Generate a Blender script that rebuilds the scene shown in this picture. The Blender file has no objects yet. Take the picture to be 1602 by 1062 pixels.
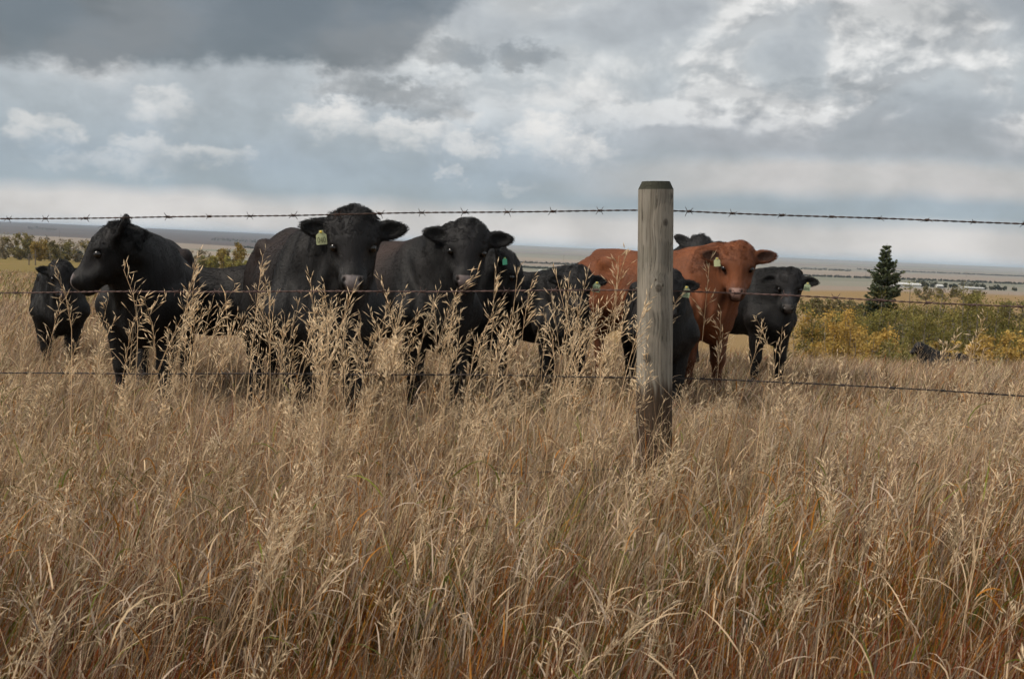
import bpy, math, os, random
import numpy as np
from mathutils import Matrix, Vector

rng = np.random.default_rng(11)
random.seed(11)
scene = bpy.context.scene
COL = scene.collection
SKIP = set(os.environ.get('SCENE_SKIP', '').split(','))

# ------------------------------------------------------------------ camera
EYE = 1.10
F_PX, CX, CY = 1800.0, 801.0, 531.0
PITCH = math.atan(146 / 1800.0)
ROLL = math.radians(2.5)
_f = Vector((0, math.cos(PITCH), -math.sin(PITCH)))
_r0 = Vector((1, 0, 0))
_u0 = Vector((0, math.sin(PITCH), math.cos(PITCH)))
_r = _r0 * math.cos(ROLL) + _u0 * math.sin(ROLL)
_u = -_r0 * math.sin(ROLL) + _u0 * math.cos(ROLL)
cam_data = bpy.data.cameras.new('camera')
cam = bpy.data.objects.new('camera', cam_data)
COL.objects.link(cam)
cam.matrix_world = Matrix(((_r.x, _u.x, -_f.x, 0), (_r.y, _u.y, -_f.y, 0), (_r.z, _u.z, -_f.z, EYE), (0, 0, 0, 1)))
cam_data.sensor_width = 36.0
cam_data.lens = 36.0 * F_PX / 1602.0
cam_data.clip_start = 0.05
cam_data.clip_end = 30000
cam_data.dof.use_dof = True
cam_data.dof.focus_distance = 5.2
cam_data.dof.aperture_fstop = 13.0
scene.camera = cam


def P(px, py, y):
    """world point seen at photo pixel (px, py) at depth y"""
    d = _f * F_PX + _r * (px - CX) - _u * (py - CY)
    return Vector((0, 0, EYE)) + d * (y / d.y)


# ------------------------------------------------------------------ node helpers
def nn(nt, typ, **kw):
    n = nt.nodes.new(typ)
    for k, v in kw.items():
        setattr(n, k, v)
    return n


def put(nt, sock, v):
    if v is None:
        return
    if isinstance(v, bpy.types.NodeSocket):
        nt.links.new(v, sock)
    else:
        if hasattr(sock, 'default_value'):
            if isinstance(v, (tuple, list)) and len(v) == 3 and len(sock.default_value) == 4:
                v = (*v, 1.0)
            sock.default_value = v


def mth(nt, op, a, b=None, c=None, clamp=False):
    n = nn(nt, 'ShaderNodeMath', operation=op)
    n.use_clamp = clamp
    put(nt, n.inputs[0], a)
    put(nt, n.inputs[1], b)
    put(nt, n.inputs[2], c)
    return n.outputs[0]


def vmth(nt, op, a, b=None):
    n = nn(nt, 'ShaderNodeVectorMath', operation=op)
    put(nt, n.inputs[0], a)
    put(nt, n.inputs[1], b)
    return n.outputs[0]


def mixc(nt, fac, a, b, blend='MIX'):
    n = nn(nt, 'ShaderNodeMix', data_type='RGBA', blend_type=blend)
    put(nt, n.inputs[0], fac)
    put(nt, n.inputs[6], a)
    put(nt, n.inputs[7], b)
    return n.outputs[2]


def sstep(nt, x, lo, hi, to0=0.0, to1=1.0):
    n = nn(nt, 'ShaderNodeMapRange', interpolation_type='SMOOTHSTEP')
    put(nt, n.inputs[0], x)
    for i, v in enumerate((lo, hi, to0, to1)):
        put(nt, n.inputs[i + 1], v)
    return n.outputs[0]


def noise(nt, vec, scale, detail=4, rough=0.5, dist=0.0, dims='3D'):
    n = nn(nt, 'ShaderNodeTexNoise', noise_dimensions=dims)
    put(nt, n.inputs['Vector'], vec)
    n.inputs['Scale'].default_value = scale
    n.inputs['Detail'].default_value = detail
    n.inputs['Roughness'].default_value = rough
    n.inputs['Distortion'].default_value = dist
    return n


def xyz(nt, x, y, z):
    n = nn(nt, 'ShaderNodeCombineXYZ')
    put(nt, n.inputs[0], x)
    put(nt, n.inputs[1], y)
    put(nt, n.inputs[2], z)
    return n.outputs[0]


def sep(nt, v):
    n = nn(nt, 'ShaderNodeSeparateXYZ')
    put(nt, n.inputs[0], v)
    return n.outputs[0], n.outputs[1], n.outputs[2]


def new_mat(name):
    m = bpy.data.materials.new(name)
    m.use_nodes = True
    nt = m.node_tree
    b = nt.nodes['Principled BSDF']
    return m, nt, b


# ------------------------------------------------------------------ sky, sun, exposure
SUN_EL, SUN_AZ = math.radians(46), math.radians(-112)   # azimuth from +Y towards +X: behind the camera, to the left


def build_world():
    w = bpy.data.worlds.new('World')
    scene.world = w
    w.use_nodes = True
    nt = w.node_tree
    nt.nodes.clear()
    tc = nn(nt, 'ShaderNodeTexCoord').outputs['Generated']
    d = vmth(nt, 'NORMALIZE', tc)
    x, y, z = sep(nt, d)
    az = mth(nt, 'ARCTAN2', x, y)
    el = mth(nt, 'ARCSINE', z)
    sky = nn(nt, 'ShaderNodeTexSky', sky_type='NISHITA')
    sky.sun_disc = False
    sky.sun_elevation = SUN_EL
    sky.sun_rotation = SUN_AZ
    sky.air_density = 1.0
    sky.dust_density = 3.0
    blue = vmth(nt, 'SCALE', sky.outputs[0])
    blue.node.inputs['Scale'].default_value = 0.055
    # clouds live in (azimuth, elevation): u, v in radians
    u, v = az, mth(nt, 'MAXIMUM', el, -0.05)
    base = xyz(nt, u, mth(nt, 'MULTIPLY', v, 1.55), 0.0)
    wn = noise(nt, base, 9.0, 3, 0.5, 0, '2D')
    warp = vmth(nt, 'SCALE', vmth(nt, 'SUBTRACT', wn.outputs['Color'], (0.5, 0.5, 0.5)))
    warp.node.inputs['Scale'].default_value = 0.035
    pw = vmth(nt, 'ADD', base, warp)
    wu, wv, _ = sep(nt, warp)
    uu = mth(nt, 'ADD', u, wu)
    vv = mth(nt, 'ADD', v, mth(nt, 'MULTIPLY', wv, 0.55))
    def bil(ofs, sc, det, rough):
        return noise(nt, vmth(nt, 'ADD', pw, ofs), sc, det, rough, 0, '2D').outputs['Fac']
    n1, n1s = bil((0.30, 0.02, 0), 8.0, 5, 0.5), bil((0.292, 0.045, 0), 8.0, 3, 0.5)
    n2, n2s = bil((3.1, 1.7, 0), 24.0, 4, 0.58), bil((3.097, 1.710, 0), 24.0, 3, 0.58)
    K = 0.515
    def C_(r, g, b):
        return (r * K, g * K, b * K)
    # tone of the deck by elevation (cloud layers seen edge-on near the horizon)
    rmp = nn(nt, 'ShaderNodeValToRGB')
    put(nt, rmp.inputs[0], mth(nt, 'MULTIPLY', mth(nt, 'ADD', v, mth(nt, 'MULTIPLY', wv, 0.45)), 3.0))
    cr = rmp.color_ramp
    stops = [(0.0, (0.60, 0.62, 0.63)), (0.030, (0.64, 0.61, 0.585)), (0.075, (0.58, 0.565, 0.55)), (0.115, (0.33, 0.39, 0.43)),
             (0.18, (0.33, 0.39, 0.44)), (0.30, (0.41, 0.455, 0.49)), (0.45, (0.50, 0.53, 0.545)), (0.62, (0.50, 0.52, 0.53)), (1.0, (0.46, 0.48, 0.49))]
    while len(cr.elements) < len(stops):
        cr.elements.new(0.5)
    for e, (p_, c) in zip(cr.elements, stops):
        e.position = p_
        e.color = (*C_(*c), 1)
    col = rmp.outputs[0]
    # right-hand half: heavier broken cloud above a grey shelf with a pale gap below it
    right = sstep(nt, uu, -0.02, 0.20)
    sv = mth(nt, 'ADD', vv, mth(nt, 'MULTIPLY', mth(nt, 'SUBTRACT', uu, 0.2), -0.02))
    shelf = mth(nt, 'MULTIPLY', sstep(nt, sv, 0.072, 0.088), sstep(nt, sv, 0.150, 0.098))
    col = mixc(nt, mth(nt, 'MULTIPLY', mth(nt, 'MULTIPLY', shelf, right), 0.75), col, C_(0.34, 0.355, 0.375))
    gap = mth(nt, 'MULTIPLY', sstep(nt, sv, 0.044, 0.058), sstep(nt, sv, 0.085, 0.070))
    col = mixc(nt, mth(nt, 'MULTIPLY', mth(nt, 'MULTIPLY', gap, right), 0.8), col, C_(0.56, 0.535, 0.515))
    # broken cloud: a billowed layer with bright tops, soft grey bases and gaps
    t1 = mth(nt, 'MULTIPLY_ADD', mth(nt, 'SUBTRACT', n1, n1s), 5.0, mth(nt, 'MULTIPLY_ADD', mth(nt, 'SUBTRACT', n2, n2s), 2.4, 0.46))
    shade = mixc(nt, mth(nt, 'ADD', t1, mth(nt, 'MULTIPLY', mth(nt, 'SUBTRACT', n2, 0.5), 0.5), None, True), C_(0.30, 0.32, 0.34), C_(0.80, 0.79, 0.775))
    cov = sstep(nt, mth(nt, 'MULTIPLY_ADD', mth(nt, 'SUBTRACT', n2, 0.5), 0.20, n1), 0.43, 0.58)
    amt = mth(nt, 'MULTIPLY', sstep(nt, vv, 0.085, 0.125), mth(nt, 'MULTIPLY_ADD', right, 0.34, 0.26))
    col = mixc(nt, mth(nt, 'MULTIPLY', cov, amt), col, shade)
    deep = mth(nt, 'MULTIPLY', sstep(nt, n1, 0.48, 0.34), mth(nt, 'MULTIPLY', amt, 0.55))
    col = mixc(nt, deep, col, C_(0.26, 0.28, 0.30))
    fine = mth(nt, 'MULTIPLY_ADD', mth(nt, 'SUBTRACT', n2, 0.5), sstep(nt, v, 0.02, 0.10, 0.12, 0.40), mth(nt, 'MULTIPLY_ADD', n1, 0.34, 0.83))
    g = vmth(nt, 'SCALE', col)
    put(nt, g.node.inputs['Scale'], fine)
    col = g

    # small fair-weather cumulus below the deck: (u, v, half width, half height, brightness)
    puffs = [(-0.160, 0.097, 0.040, 0.016, 1.0), (-0.100, 0.091, 0.050, 0.014, .9), (-0.046, 0.083, 0.030, 0.010, .7), (0.020, 0.094, 0.028, 0.020, 1.0), (0.050, 0.082, 0.036, 0.016, .85), (-0.300, 0.098, 0.026, 0.016, .7), (-0.392, 0.076, 0.028, 0.014, .8),
             (-0.310, 0.066, 0.030, 0.012, .55), (-0.270, 0.062, 0.050, 0.012, .65), (-0.34, 0.052, 0.06, 0.010, .35), (-0.058, 0.056, 0.010, 0.008, .5), (0.0, 0.050, 0.014, 0.007, .35), (0.05, 0.128, 0.05, 0.016, .6), (-0.36, 0.128, 0.06, 0.02, .4), (-0.05, 0.105, 0.02, 0.012, .45),
             (-0.60, 0.075, 0.06, 0.015, .8), (0.66, 0.08, 0.06, 0.015, .8)]
    wn2 = noise(nt, base, 34.0, 4, 0.62, 0, '2D')
    w2 = vmth(nt, 'SCALE', vmth(nt, 'SUBTRACT', wn2.outputs['Color'], (0.5, 0.5, 0.5)))
    w2.node.inputs['Scale'].default_value = 0.050
    w2u, w2v, _ = sep(nt, w2)
    pu = mth(nt, 'ADD', u, w2u)
    pv = mth(nt, 'ADD', v, mth(nt, 'MULTIPLY', w2v, 0.75))
    cum = None
    for (a, b, hw, hh, br) in puffs:
        du = mth(nt, 'MULTIPLY_ADD', pu, 1 / hw, -a / hw)
        dv = mth(nt, 'MULTIPLY_ADD', pv, 1 / hh, -b / hh)
        r2 = mth(nt, 'MULTIPLY_ADD', du, du, mth(nt, 'MULTIPLY', dv, dv))
        top = mth(nt, 'MULTIPLY', sstep(nt, r2, 1.5, 0.1), mth(nt, 'MULTIPLY', sstep(nt, dv, -1.3, 0.7), br))
        cum = top if cum is None else mth(nt, 'MAXIMUM', cum, top)
    cum = mth(nt, 'MULTIPLY', cum, sstep(nt, n2, 0.30, 0.58, 0.45, 1.0))
    col = mixc(nt, mth(nt, 'MULTIPLY', cum, 0.80), col, C_(0.79, 0.77, 0.745))
    # the slate rain cloud over the left: flat ragged base near 8.5 degrees, reaching up and to the left
    edge = mth(nt, 'MULTIPLY_ADD', sstep(nt, u, -0.13, -0.02), 0.06, mth(nt, 'MULTIPLY_ADD', mth(nt, 'MAXIMUM', u, -0.6), 0.075, 0.149))
    rag = mth(nt, 'MULTIPLY_ADD', mth(nt, 'SUBTRACT', n1, 0.5), 0.030, mth(nt, 'MULTIPLY_ADD', w2v, 0.45, v))
    m1 = sstep(nt, mth(nt, 'SUBTRACT', rag, edge), -0.004, 0.014)
    m2 = sstep(nt, mth(nt, 'MULTIPLY_ADD', mth(nt, 'SUBTRACT', n1, 0.5), 0.16, mth(nt, 'ADD', uu, w2u)), 0.05, -0.12)
    dark = mth(nt, 'MULTIPLY', m1, mth(nt, 'MULTIPLY', m2, sstep(nt, u, -1.9, -1.2)))
    streak = noise(nt, vmth(nt, 'MULTIPLY', pw, (0.8, 1.3, 1.0)), 10.0, 4, 0.5, 0, '2D').outputs['Fac']
    dk = mixc(nt, sstep(nt, mth(nt, 'MULTIPLY_ADD', streak, 0.6, mth(nt, 'MULTIPLY', n1, 0.4)), 0.36, 0.64), C_(0.130, 0.153, 0.170), C_(0.195, 0.218, 0.238))
    col = mixc(nt, mth(nt, 'MULTIPLY', dark, 0.95), col, dk)
    # wisps hanging off it, and darker scud high on the right
    scud = None
    for (a, b, hw, hh, s) in [(-0.118, 0.125, 0.060, 0.011, .65), (-0.075, 0.112, 0.03, 0.012, .5), (-0.06, 0.158, 0.03, 0.012, .6), (0.0, 0.160, 0.026, 0.012, .7), (0.16, 0.240, 0.07, 0.02, .8), (0.47, 0.215, 0.09, 0.05, .6), (0.33, 0.20, 0.09, 0.020, .4), (0.23, 0.135, 0.09, 0.012, .35)]:
        du = mth(nt, 'MULTIPLY_ADD', pu, 1 / hw, -a / hw)
        dv = mth(nt, 'MULTIPLY_ADD', pv, 1 / hh, -b / hh)
        r2 = mth(nt, 'MULTIPLY_ADD', du, du, mth(nt, 'MULTIPLY', dv, dv))
        t_ = mth(nt, 'MULTIPLY', sstep(nt, r2, 1.7, 0.0), s)
        scud = t_ if scud is None else mth(nt, 'MAXIMUM', scud, t_)
    col = mixc(nt, scud, col, C_(0.20, 0.22, 0.235))
    # thin cover lets a little of the clear sky through
    thin = mth(nt, 'MULTIPLY', sstep(nt, n1, 0.60, 0.36), 0.15)
    col = mixc(nt, thin, col, blue)
    bg = nn(nt, 'ShaderNodeBackground')
    put(nt, bg.inputs[0], col)
    bg.inputs[1].default_value = 1.0
    out = nn(nt, 'ShaderNodeOutputWorld')
    nt.links.new(bg.outputs[0], out.inputs[0])
    w.cycles.sampling_method = 'MANUAL'
    w.cycles.sample_map_resolution = 512


build_world()
sun_data = bpy.data.lights.new('sun', 'SUN')
sun_data.energy = 1.5
sun_data.angle = math.radians(14)
sun_data.color = (1.0, 0.905, 0.79)
sun = bpy.data.objects.new('sun', sun_data)
COL.objects.link(sun)
sun.location = (-10, -10, 20)
_sd = Vector((math.sin(SUN_AZ) * math.cos(SUN_EL), math.cos(SUN_AZ) * math.cos(SUN_EL), math.sin(SUN_EL)))
sun.rotation_euler = _sd.to_track_quat('Z', 'Y').to_euler()
scene.view_settings.view_transform = 'Standard'
scene.view_settings.look = 'None'
scene.view_settings.exposure = 1.12
scene.view_settings.gamma = 1.0
scene.render.engine = 'CYCLES'
scene.cycles.max_bounces = 4
scene.cycles.diffuse_bounces = 2
scene.cycles.glossy_bounces = 2
scene.cycles.transmission_bounces = 2
scene.cycles.volume_bounces = 1
scene.cycles.transparent_max_bounces = 8
scene.cycles.use_denoising = True
scene.cycles.use_adaptive_sampling = True
scene.cycles.adaptive_threshold = 0.03
scene.cycles_curves.shape = 'RIBBONS'
scene.cycles_curves.subdivisions = 1


# ------------------------------------------------------------------ object helpers
def tag(o, label=None, cat=None, group=None, kind=None):
    if label:
        o['label'] = label
    if cat:
        o['category'] = cat
    if group:
        o['group'] = group
    if kind:
        o['kind'] = kind
    return o


def link(name, data, parent=None, mats=None):
    o = bpy.data.objects.new(name, data)
    COL.objects.link(o)
    if parent is not None:
        o.parent = parent
    if mats is not None and data is not None:
        for m in (mats if isinstance(mats, (list, tuple)) else [mats]):
            data.materials.append(m)
    return o


def empty(name, loc=(0, 0, 0), rz=0.0):
    o = bpy.data.objects.new(name, None)
    COL.objects.link(o)
    o.location = loc
    o.rotation_euler = (0, 0, rz)
    o.empty_display_size = 0.2
    return o


def np_mesh(name, V, faces, smooth=True, cols=None, extra=None):
    """mesh from numpy: faces is a list of (n,k) int arrays"""
    me = bpy.data.meshes.new(name)
    V = np.ascontiguousarray(V, dtype=np.float32)
    if not isinstance(faces, (list, tuple)):
        faces = [faces]
    faces = [np.asarray(f, dtype=np.int32) for f in faces if len(f)]
    loops = np.concatenate([f.ravel() for f in faces])
    totals = np.concatenate([np.full(len(f), f.shape[1], dtype=np.int32) for f in faces])
    starts = np.concatenate([[0], np.cumsum(totals)[:-1]]).astype(np.int32)
    me.vertices.add(len(V))
    me.vertices.foreach_set('co', V.ravel())
    me.loops.add(len(loops))
    me.loops.foreach_set('vertex_index', loops)
    me.polygons.add(len(totals))
    me.polygons.foreach_set('loop_start', starts)
    me.polygons.foreach_set('loop_total', totals)
    me.polygons.foreach_set('use_smooth', np.full(len(totals), smooth, dtype=bool))
    if cols is not None:
        a = me.attributes.new('Col', 'FLOAT_COLOR', 'POINT')
        c = np.ones((len(V), 4), dtype=np.float32)
        c[:, :3] = cols
        a.data.foreach_set('color', c.ravel())
    for k, arr in (extra or {}).items():
        a = me.attributes.new(k, 'FLOAT', 'POINT')
        a.data.foreach_set('value', np.ascontiguousarray(arr, dtype=np.float32))
    me.update(calc_edges=True)
    return me


# ------------------------------------------------------------------ lie of the land
_TY = np.array([-30, 0, 4, 7, 10, 14, 18, 25, 40, 70, 120, 200, 320, 600, 1000, 1800, 3500, 6000, 9000, 14000], float)
_TL = np.array([0.1, 0, -.10, -.22, -.28, -.36, -.46, -.70, -1.2, -2.0, -3.1, -5.0, -8.0, -13, -15, -14, -4, 12, 20, 20], float)
_TC = np.array([0.1, 0, -.06, -.20, -.26, -.34, -.55, -1.1, -2.4, -4.2, -6.0, -8.0, -10, -15, -19, -19, -17, -12, 6, 8], float)
_TR = np.array([0.1, 0, -.02, -.17, -.22, -.27, -.80, -2.0, -3.8, -5.2, -6.2, -6.6, -6.6, -11, -15, -17, -17, -14, 4, 6], float)


def ground(x, y):
    x = np.asarray(x, float)
    y = np.asarray(y, float)
    a = np.clip(x / np.maximum(np.abs(y), 3.0) / 0.42, -1, 1)
    l, c, r = (np.interp(y, _TY, t) for t in (_TL, _TC, _TR))
    sa = np.abs(a) * np.abs(a) * (3 - 2 * np.abs(a))
    z = np.where(a < 0, c + (l - c) * sa, c + (r - c) * sa)
    far = np.clip((y - 250) / 600, 0, 1)
    return (z + 0.03 * np.sin(x * 1.3 + y * 0.7) * np.sin(y * 0.9 - x * 0.4)
            + far * (1.6 * np.sin(x * 0.0041 + 1.0) * np.cos(y * 0.0023) + 2.2 * np.clip((y - 5000) / 3000, 0, 1) * np.sin(x * 0.0011 + 2.0)))


# ------------------------------------------------------------------ cattle: smooth-blended distance field -> one skin
def d_ell(p, c, r, R=None):
    q = p - c
    if R is not None:
        q = q @ R
    r = np.asarray(r, np.float32)
    k0 = np.sqrt(((q / r) ** 2).sum(-1))
    k1 = np.sqrt(((q / (r * r)) ** 2).sum(-1)) + 1e-6
    return k0 * (k0 - 1) / k1


def d_cone(p, a, b, r1, r2, sy=1.0):
    a = np.asarray(a, np.float32).copy()
    b = np.asarray(b, np.float32).copy()
    q = p
    if sy != 1.0:
        q = p.copy()
        q[..., 1] = a[1] + (q[..., 1] - a[1]) / sy
        b[1] = a[1] + (b[1] - a[1]) / sy
    ba = b - a
    t = np.clip(((q - a) @ ba) / (ba @ ba), 0, 1)
    d = np.sqrt(((q - (a + t[..., None] * ba)) ** 2).sum(-1)) - (r1 + (r2 - r1) * t)
    return d * min(1.0, sy)


def skin_surface(prims, h):
    lo = np.full(3, 1e9)
    hi = np.full(3, -1e9)
    for pr in prims:
        if pr[0] == 'u':
            lo = np.minimum(lo, pr[3][0])
            hi = np.maximum(hi, pr[3][1])
    lo -= 3 * h
    hi += 3 * h
    n = np.ceil((hi - lo) / h).astype(int) + 1
    F = np.full(n, 1.0, np.float32)
    ax = [(lo[i] + h * np.arange(n[i])).astype(np.float32) for i in range(3)]
    for op, fn, k, (b0, b1) in prims:
        m = k + 2.5 * h
        i0 = np.maximum(((np.asarray(b0) - m - lo) / h).astype(int), 0)
        i1 = np.minimum(((np.asarray(b1) + m - lo) / h).astype(int) + 2, n)
        if (i1 <= i0).any():
            continue
        sl = tuple(slice(i0[i], i1[i]) for i in range(3))
        p = np.stack(np.meshgrid(*[ax[i][sl[i]] for i in range(3)], indexing='ij'), -1)
        d = fn(p).astype(np.float32)
        cur = F[sl]
        if op == 'u':
            hh = np.maximum(k - np.abs(cur - d), 0) / k
            F[sl] = np.minimum(cur, d) - hh * hh * k * 0.25
        else:
            hh = np.maximum(k - np.abs(cur + d), 0) / k
            F[sl] = np.maximum(cur, -d) + hh * hh * k * 0.25
    # naive surface nets
    S = F < 0
    cs = [S[i:n[0] - 1 + i, j:n[1] - 1 + j, k:n[2] - 1 + k] for i in (0, 1) for j in (0, 1) for k in (0, 1)]
    cnt = sum(c.astype(np.int8) for c in cs)
    act = (cnt > 0) & (cnt < 8)
    ii = np.argwhere(act)
    offs = np.array([(i, j, k) for i in (0, 1) for j in (0, 1) for k in (0, 1)])
    val = np.stack([F[ii[:, 0] + o[0], ii[:, 1] + o[1], ii[:, 2] + o[2]] for o in offs], 1)
    pos = np.zeros((len(ii), 3))
    num = np.zeros(len(ii))
    for a in range(8):
        for b in range(a + 1, 8):
            if np.abs(offs[a] - offs[b]).sum() != 1:
                continue
            va, vb = val[:, a], val[:, b]
            msk = (va < 0) != (vb < 0)
            t = np.where(msk, va / np.where(msk, va - vb, 1), 0)
            pos += msk[:, None] * (offs[a] + t[:, None] * (offs[b] - offs[a]))
            num += msk
    V = lo + h * (ii + pos / num[:, None])
    idx = np.full(act.shape, -1, np.int32)
    idx[act] = np.arange(len(ii))
    quads = []
    for axis in range(3):
        o1, o2 = [i for i in range(3) if i != axis]
        if axis == 1:
            o1, o2 = o2, o1
        s0 = [slice(1, -1)] * 3
        s1 = [slice(1, -1)] * 3
        s0[axis] = slice(0, -1)
        s1[axis] = slice(1, None)
        A = S[tuple(s0)]
        B = S[tuple(s1)]
        e = np.argwhere(A != B)
        inside = A[tuple(e.T)]
        e = e + np.array([0 if i == axis else 1 for i in range(3)])
        def cell(d1, d2):
            c = e.copy()
            c[:, o1] -= d1
            c[:, o2] -= d2
            return idx[tuple(c.T)]
        q = np.stack([cell(1, 1), cell(0, 1), cell(0, 0), cell(1, 0)], 1)
        q[~inside] = q[~inside][:, ::-1]
        quads.append(q)
    Q = np.concatenate(quads)
    Q = Q[(Q >= 0).all(1)]
    # light relaxation to take the grid out of the skin
    for _ in range(2):
        acc = np.zeros_like(V)
        c = np.zeros(len(V))
        for a, b in ((0, 1), (1, 2), (2, 3), (3, 0)):
            np.add.at(acc, Q[:, a], V[Q[:, b]])
            np.add.at(c, Q[:, a], 1)
        V = 0.5 * V + 0.5 * acc / np.maximum(c, 1)[:, None]
    return V, Q


def cow_material():
    m, nt, b = new_mat('cow_coat')
    at = nn(nt, 'ShaderNodeAttribute', attribute_name='Col')
    wet = nn(nt, 'ShaderNodeAttribute', attribute_name='wet')
    tc = nn(nt, 'ShaderNodeTexCoord').outputs['Object']
    mp = nn(nt, 'ShaderNodeMapping')
    put(nt, mp.inputs[0], tc)
    mp.inputs['Scale'].default_value = (15, 18, 3.0)
    mp.inputs['Rotation'].default_value = (0, 0.5, 0)
    n1 = noise(nt, mp.outputs[0], 3.0, 5, 0.6, 0.6)
    n2 = noise(nt, tc, 7.0, 3, 0.5)
    g = mth(nt, 'ADD', mth(nt, 'MULTIPLY', n1.outputs['Fac'], 0.9), mth(nt, 'MULTIPLY', n2.outputs['Fac'], 0.5))
    sc = vmth(nt, 'SCALE', at.outputs['Color'])
    put(nt, sc.node.inputs['Scale'], mth(nt, 'ADD', 0.3, g))
    put(nt, b.inputs['Base Color'], sc)
    put(nt, b.inputs['Roughness'], mth(nt, 'SUBTRACT', 0.68, mth(nt, 'MULTIPLY', wet.outputs['Fac'], 0.36)))
    b.inputs['Specular IOR Level'].default_value = 0.36
    b.inputs['Sheen Weight'].default_value = 0.0
    b.inputs['Sheen Roughness'].default_value = 0.45
    bp = nn(nt, 'ShaderNodeBump')
    bp.inputs['Strength'].default_value = 0.36
    bp.inputs['Distance'].default_value = 0.02
    put(nt, bp.inputs['Height'], mth(nt, 'ADD', n1.outputs['Fac'], mth(nt, 'MULTIPLY', n2.outputs['Fac'], 0.8)))
    put(nt, b.inputs['Normal'], bp.outputs[0])
    return m


def hair_material():
    m, nt, b = new_mat('cow_hair')
    at = nn(nt, 'ShaderNodeAttribute', attribute_name='hair_col')
    put(nt, b.inputs['Base Color'], at.outputs['Color'])
    b.inputs['Roughness'].default_value = 0.46
    b.inputs['Specular IOR Level'].default_value = 0.40
    return m


def plain(name, col, rough=0.6, spec=0.4):
    m, nt, b = new_mat(name)
    tc = nn(nt, 'ShaderNodeTexCoord').outputs['Object']
    n = noise(nt, tc, 30.0, 3)
    put(nt, b.inputs['Base Color'], mixc(nt, n.outputs['Fac'], tuple(c * 0.85 for c in col), tuple(min(1, c * 1.12) for c in col)))
    b.inputs['Roughness'].default_value = rough
    b.inputs['Specular IOR Level'].default_value = spec
    return m


MAT_COAT, MAT_HAIR = cow_material(), hair_material()
MAT_EYE = plain('cow_eye', (0.008, 0.006, 0.005), 0.08, 0.6)
MAT_TAG_YELLOW = plain('ear_tag_lime', (0.52, 0.55, 0.31), 0.6)
MAT_TAG_GREEN = plain('ear_tag_green', (0.40, 0.49, 0.31), 0.6)
MAT_TAG_TEAL = plain('ear_tag_teal', (0.12, 0.55, 0.32), 0.5)
MAT_BUTTON = plain('tag_button', (0.75, 0.55, 0.08), 0.45)
MAT_INK = plain('tag_ink', (0.06, 0.07, 0.04), 0.6)


def uv_ball(r, seg=16, rings=10):
    V, Fq, Ft = [], [], []
    for i in range(rings + 1):
        t = math.pi * i / rings
        for j in range(seg):
            a = 2 * math.pi * j / seg
            V.append((r * math.sin(t) * math.cos(a), r * math.sin(t) * math.sin(a), r * math.cos(t)))
    for i in range(rings):
        for j in range(seg):
            a, b = i * seg + j, i * seg + (j + 1) % seg
            Fq.append((a, a + seg, b + seg, b))
    return np.array(V), np.array(Fq)


EYE_MESH = np_mesh('eye', *uv_ball(0.0260))
EYE_MESH.materials.append(MAT_EYE)
BALL_MESH = np_mesh('tag_button', *uv_ball(0.009, 10, 6))
BALL_MESH.materials.append(MAT_BUTTON)


def tag_mesh(mat):
    """a flexible ear tag: shouldered plate hanging from its stud (origin at the stud), facing -Y"""
    out = [(-0.013, 0.008), (-0.016, -0.008), (-0.034, -0.022), (-0.036, -0.082), (-0.032, -0.086), (0.032, -0.086), (0.036, -0.082), (0.034, -0.022), (0.016, -0.008), (0.013, 0.008)]
    k = len(out)
    V = [(x, -0.0015 + 6.0 * x * x * 0.3, z) for x, z in out] + [(x, 0.0015 + 6.0 * x * x * 0.3, z) for x, z in out]
    F = [tuple(range(k)), tuple(range(2 * k - 1, k - 1, -1))]
    F += [((i + 1) % k, i, i + k, (i + 1) % k + k) for i in range(k)]
    me = bpy.data.meshes.new('ear_tag')
    me.from_pydata(V, [], F)
    me.materials.append(mat)
    return me


def text_mesh(body, size):
    cu = bpy.data.curves.new('tag_number', 'FONT')
    cu.body = body
    cu.size = size
    cu.align_x = 'CENTER'
    cu.align_y = 'CENTER'
    cu.extrude = 0.0006
    cu.offset = -0.0004
    o = bpy.data.objects.new('tag_number', cu)
    COL.objects.link(o)
    dg = bpy.context.evaluated_depsgraph_get()
    me = bpy.data.meshes.new_from_object(o.evaluated_get(dg))
    bpy.data.objects.remove(o)
    me.materials.clear()
    me.materials.append(MAT_INK)
    return me


BLACK = (0.0032, 0.0030, 0.0032)
RED = (0.140, 0.0425, 0.0130)


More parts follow.
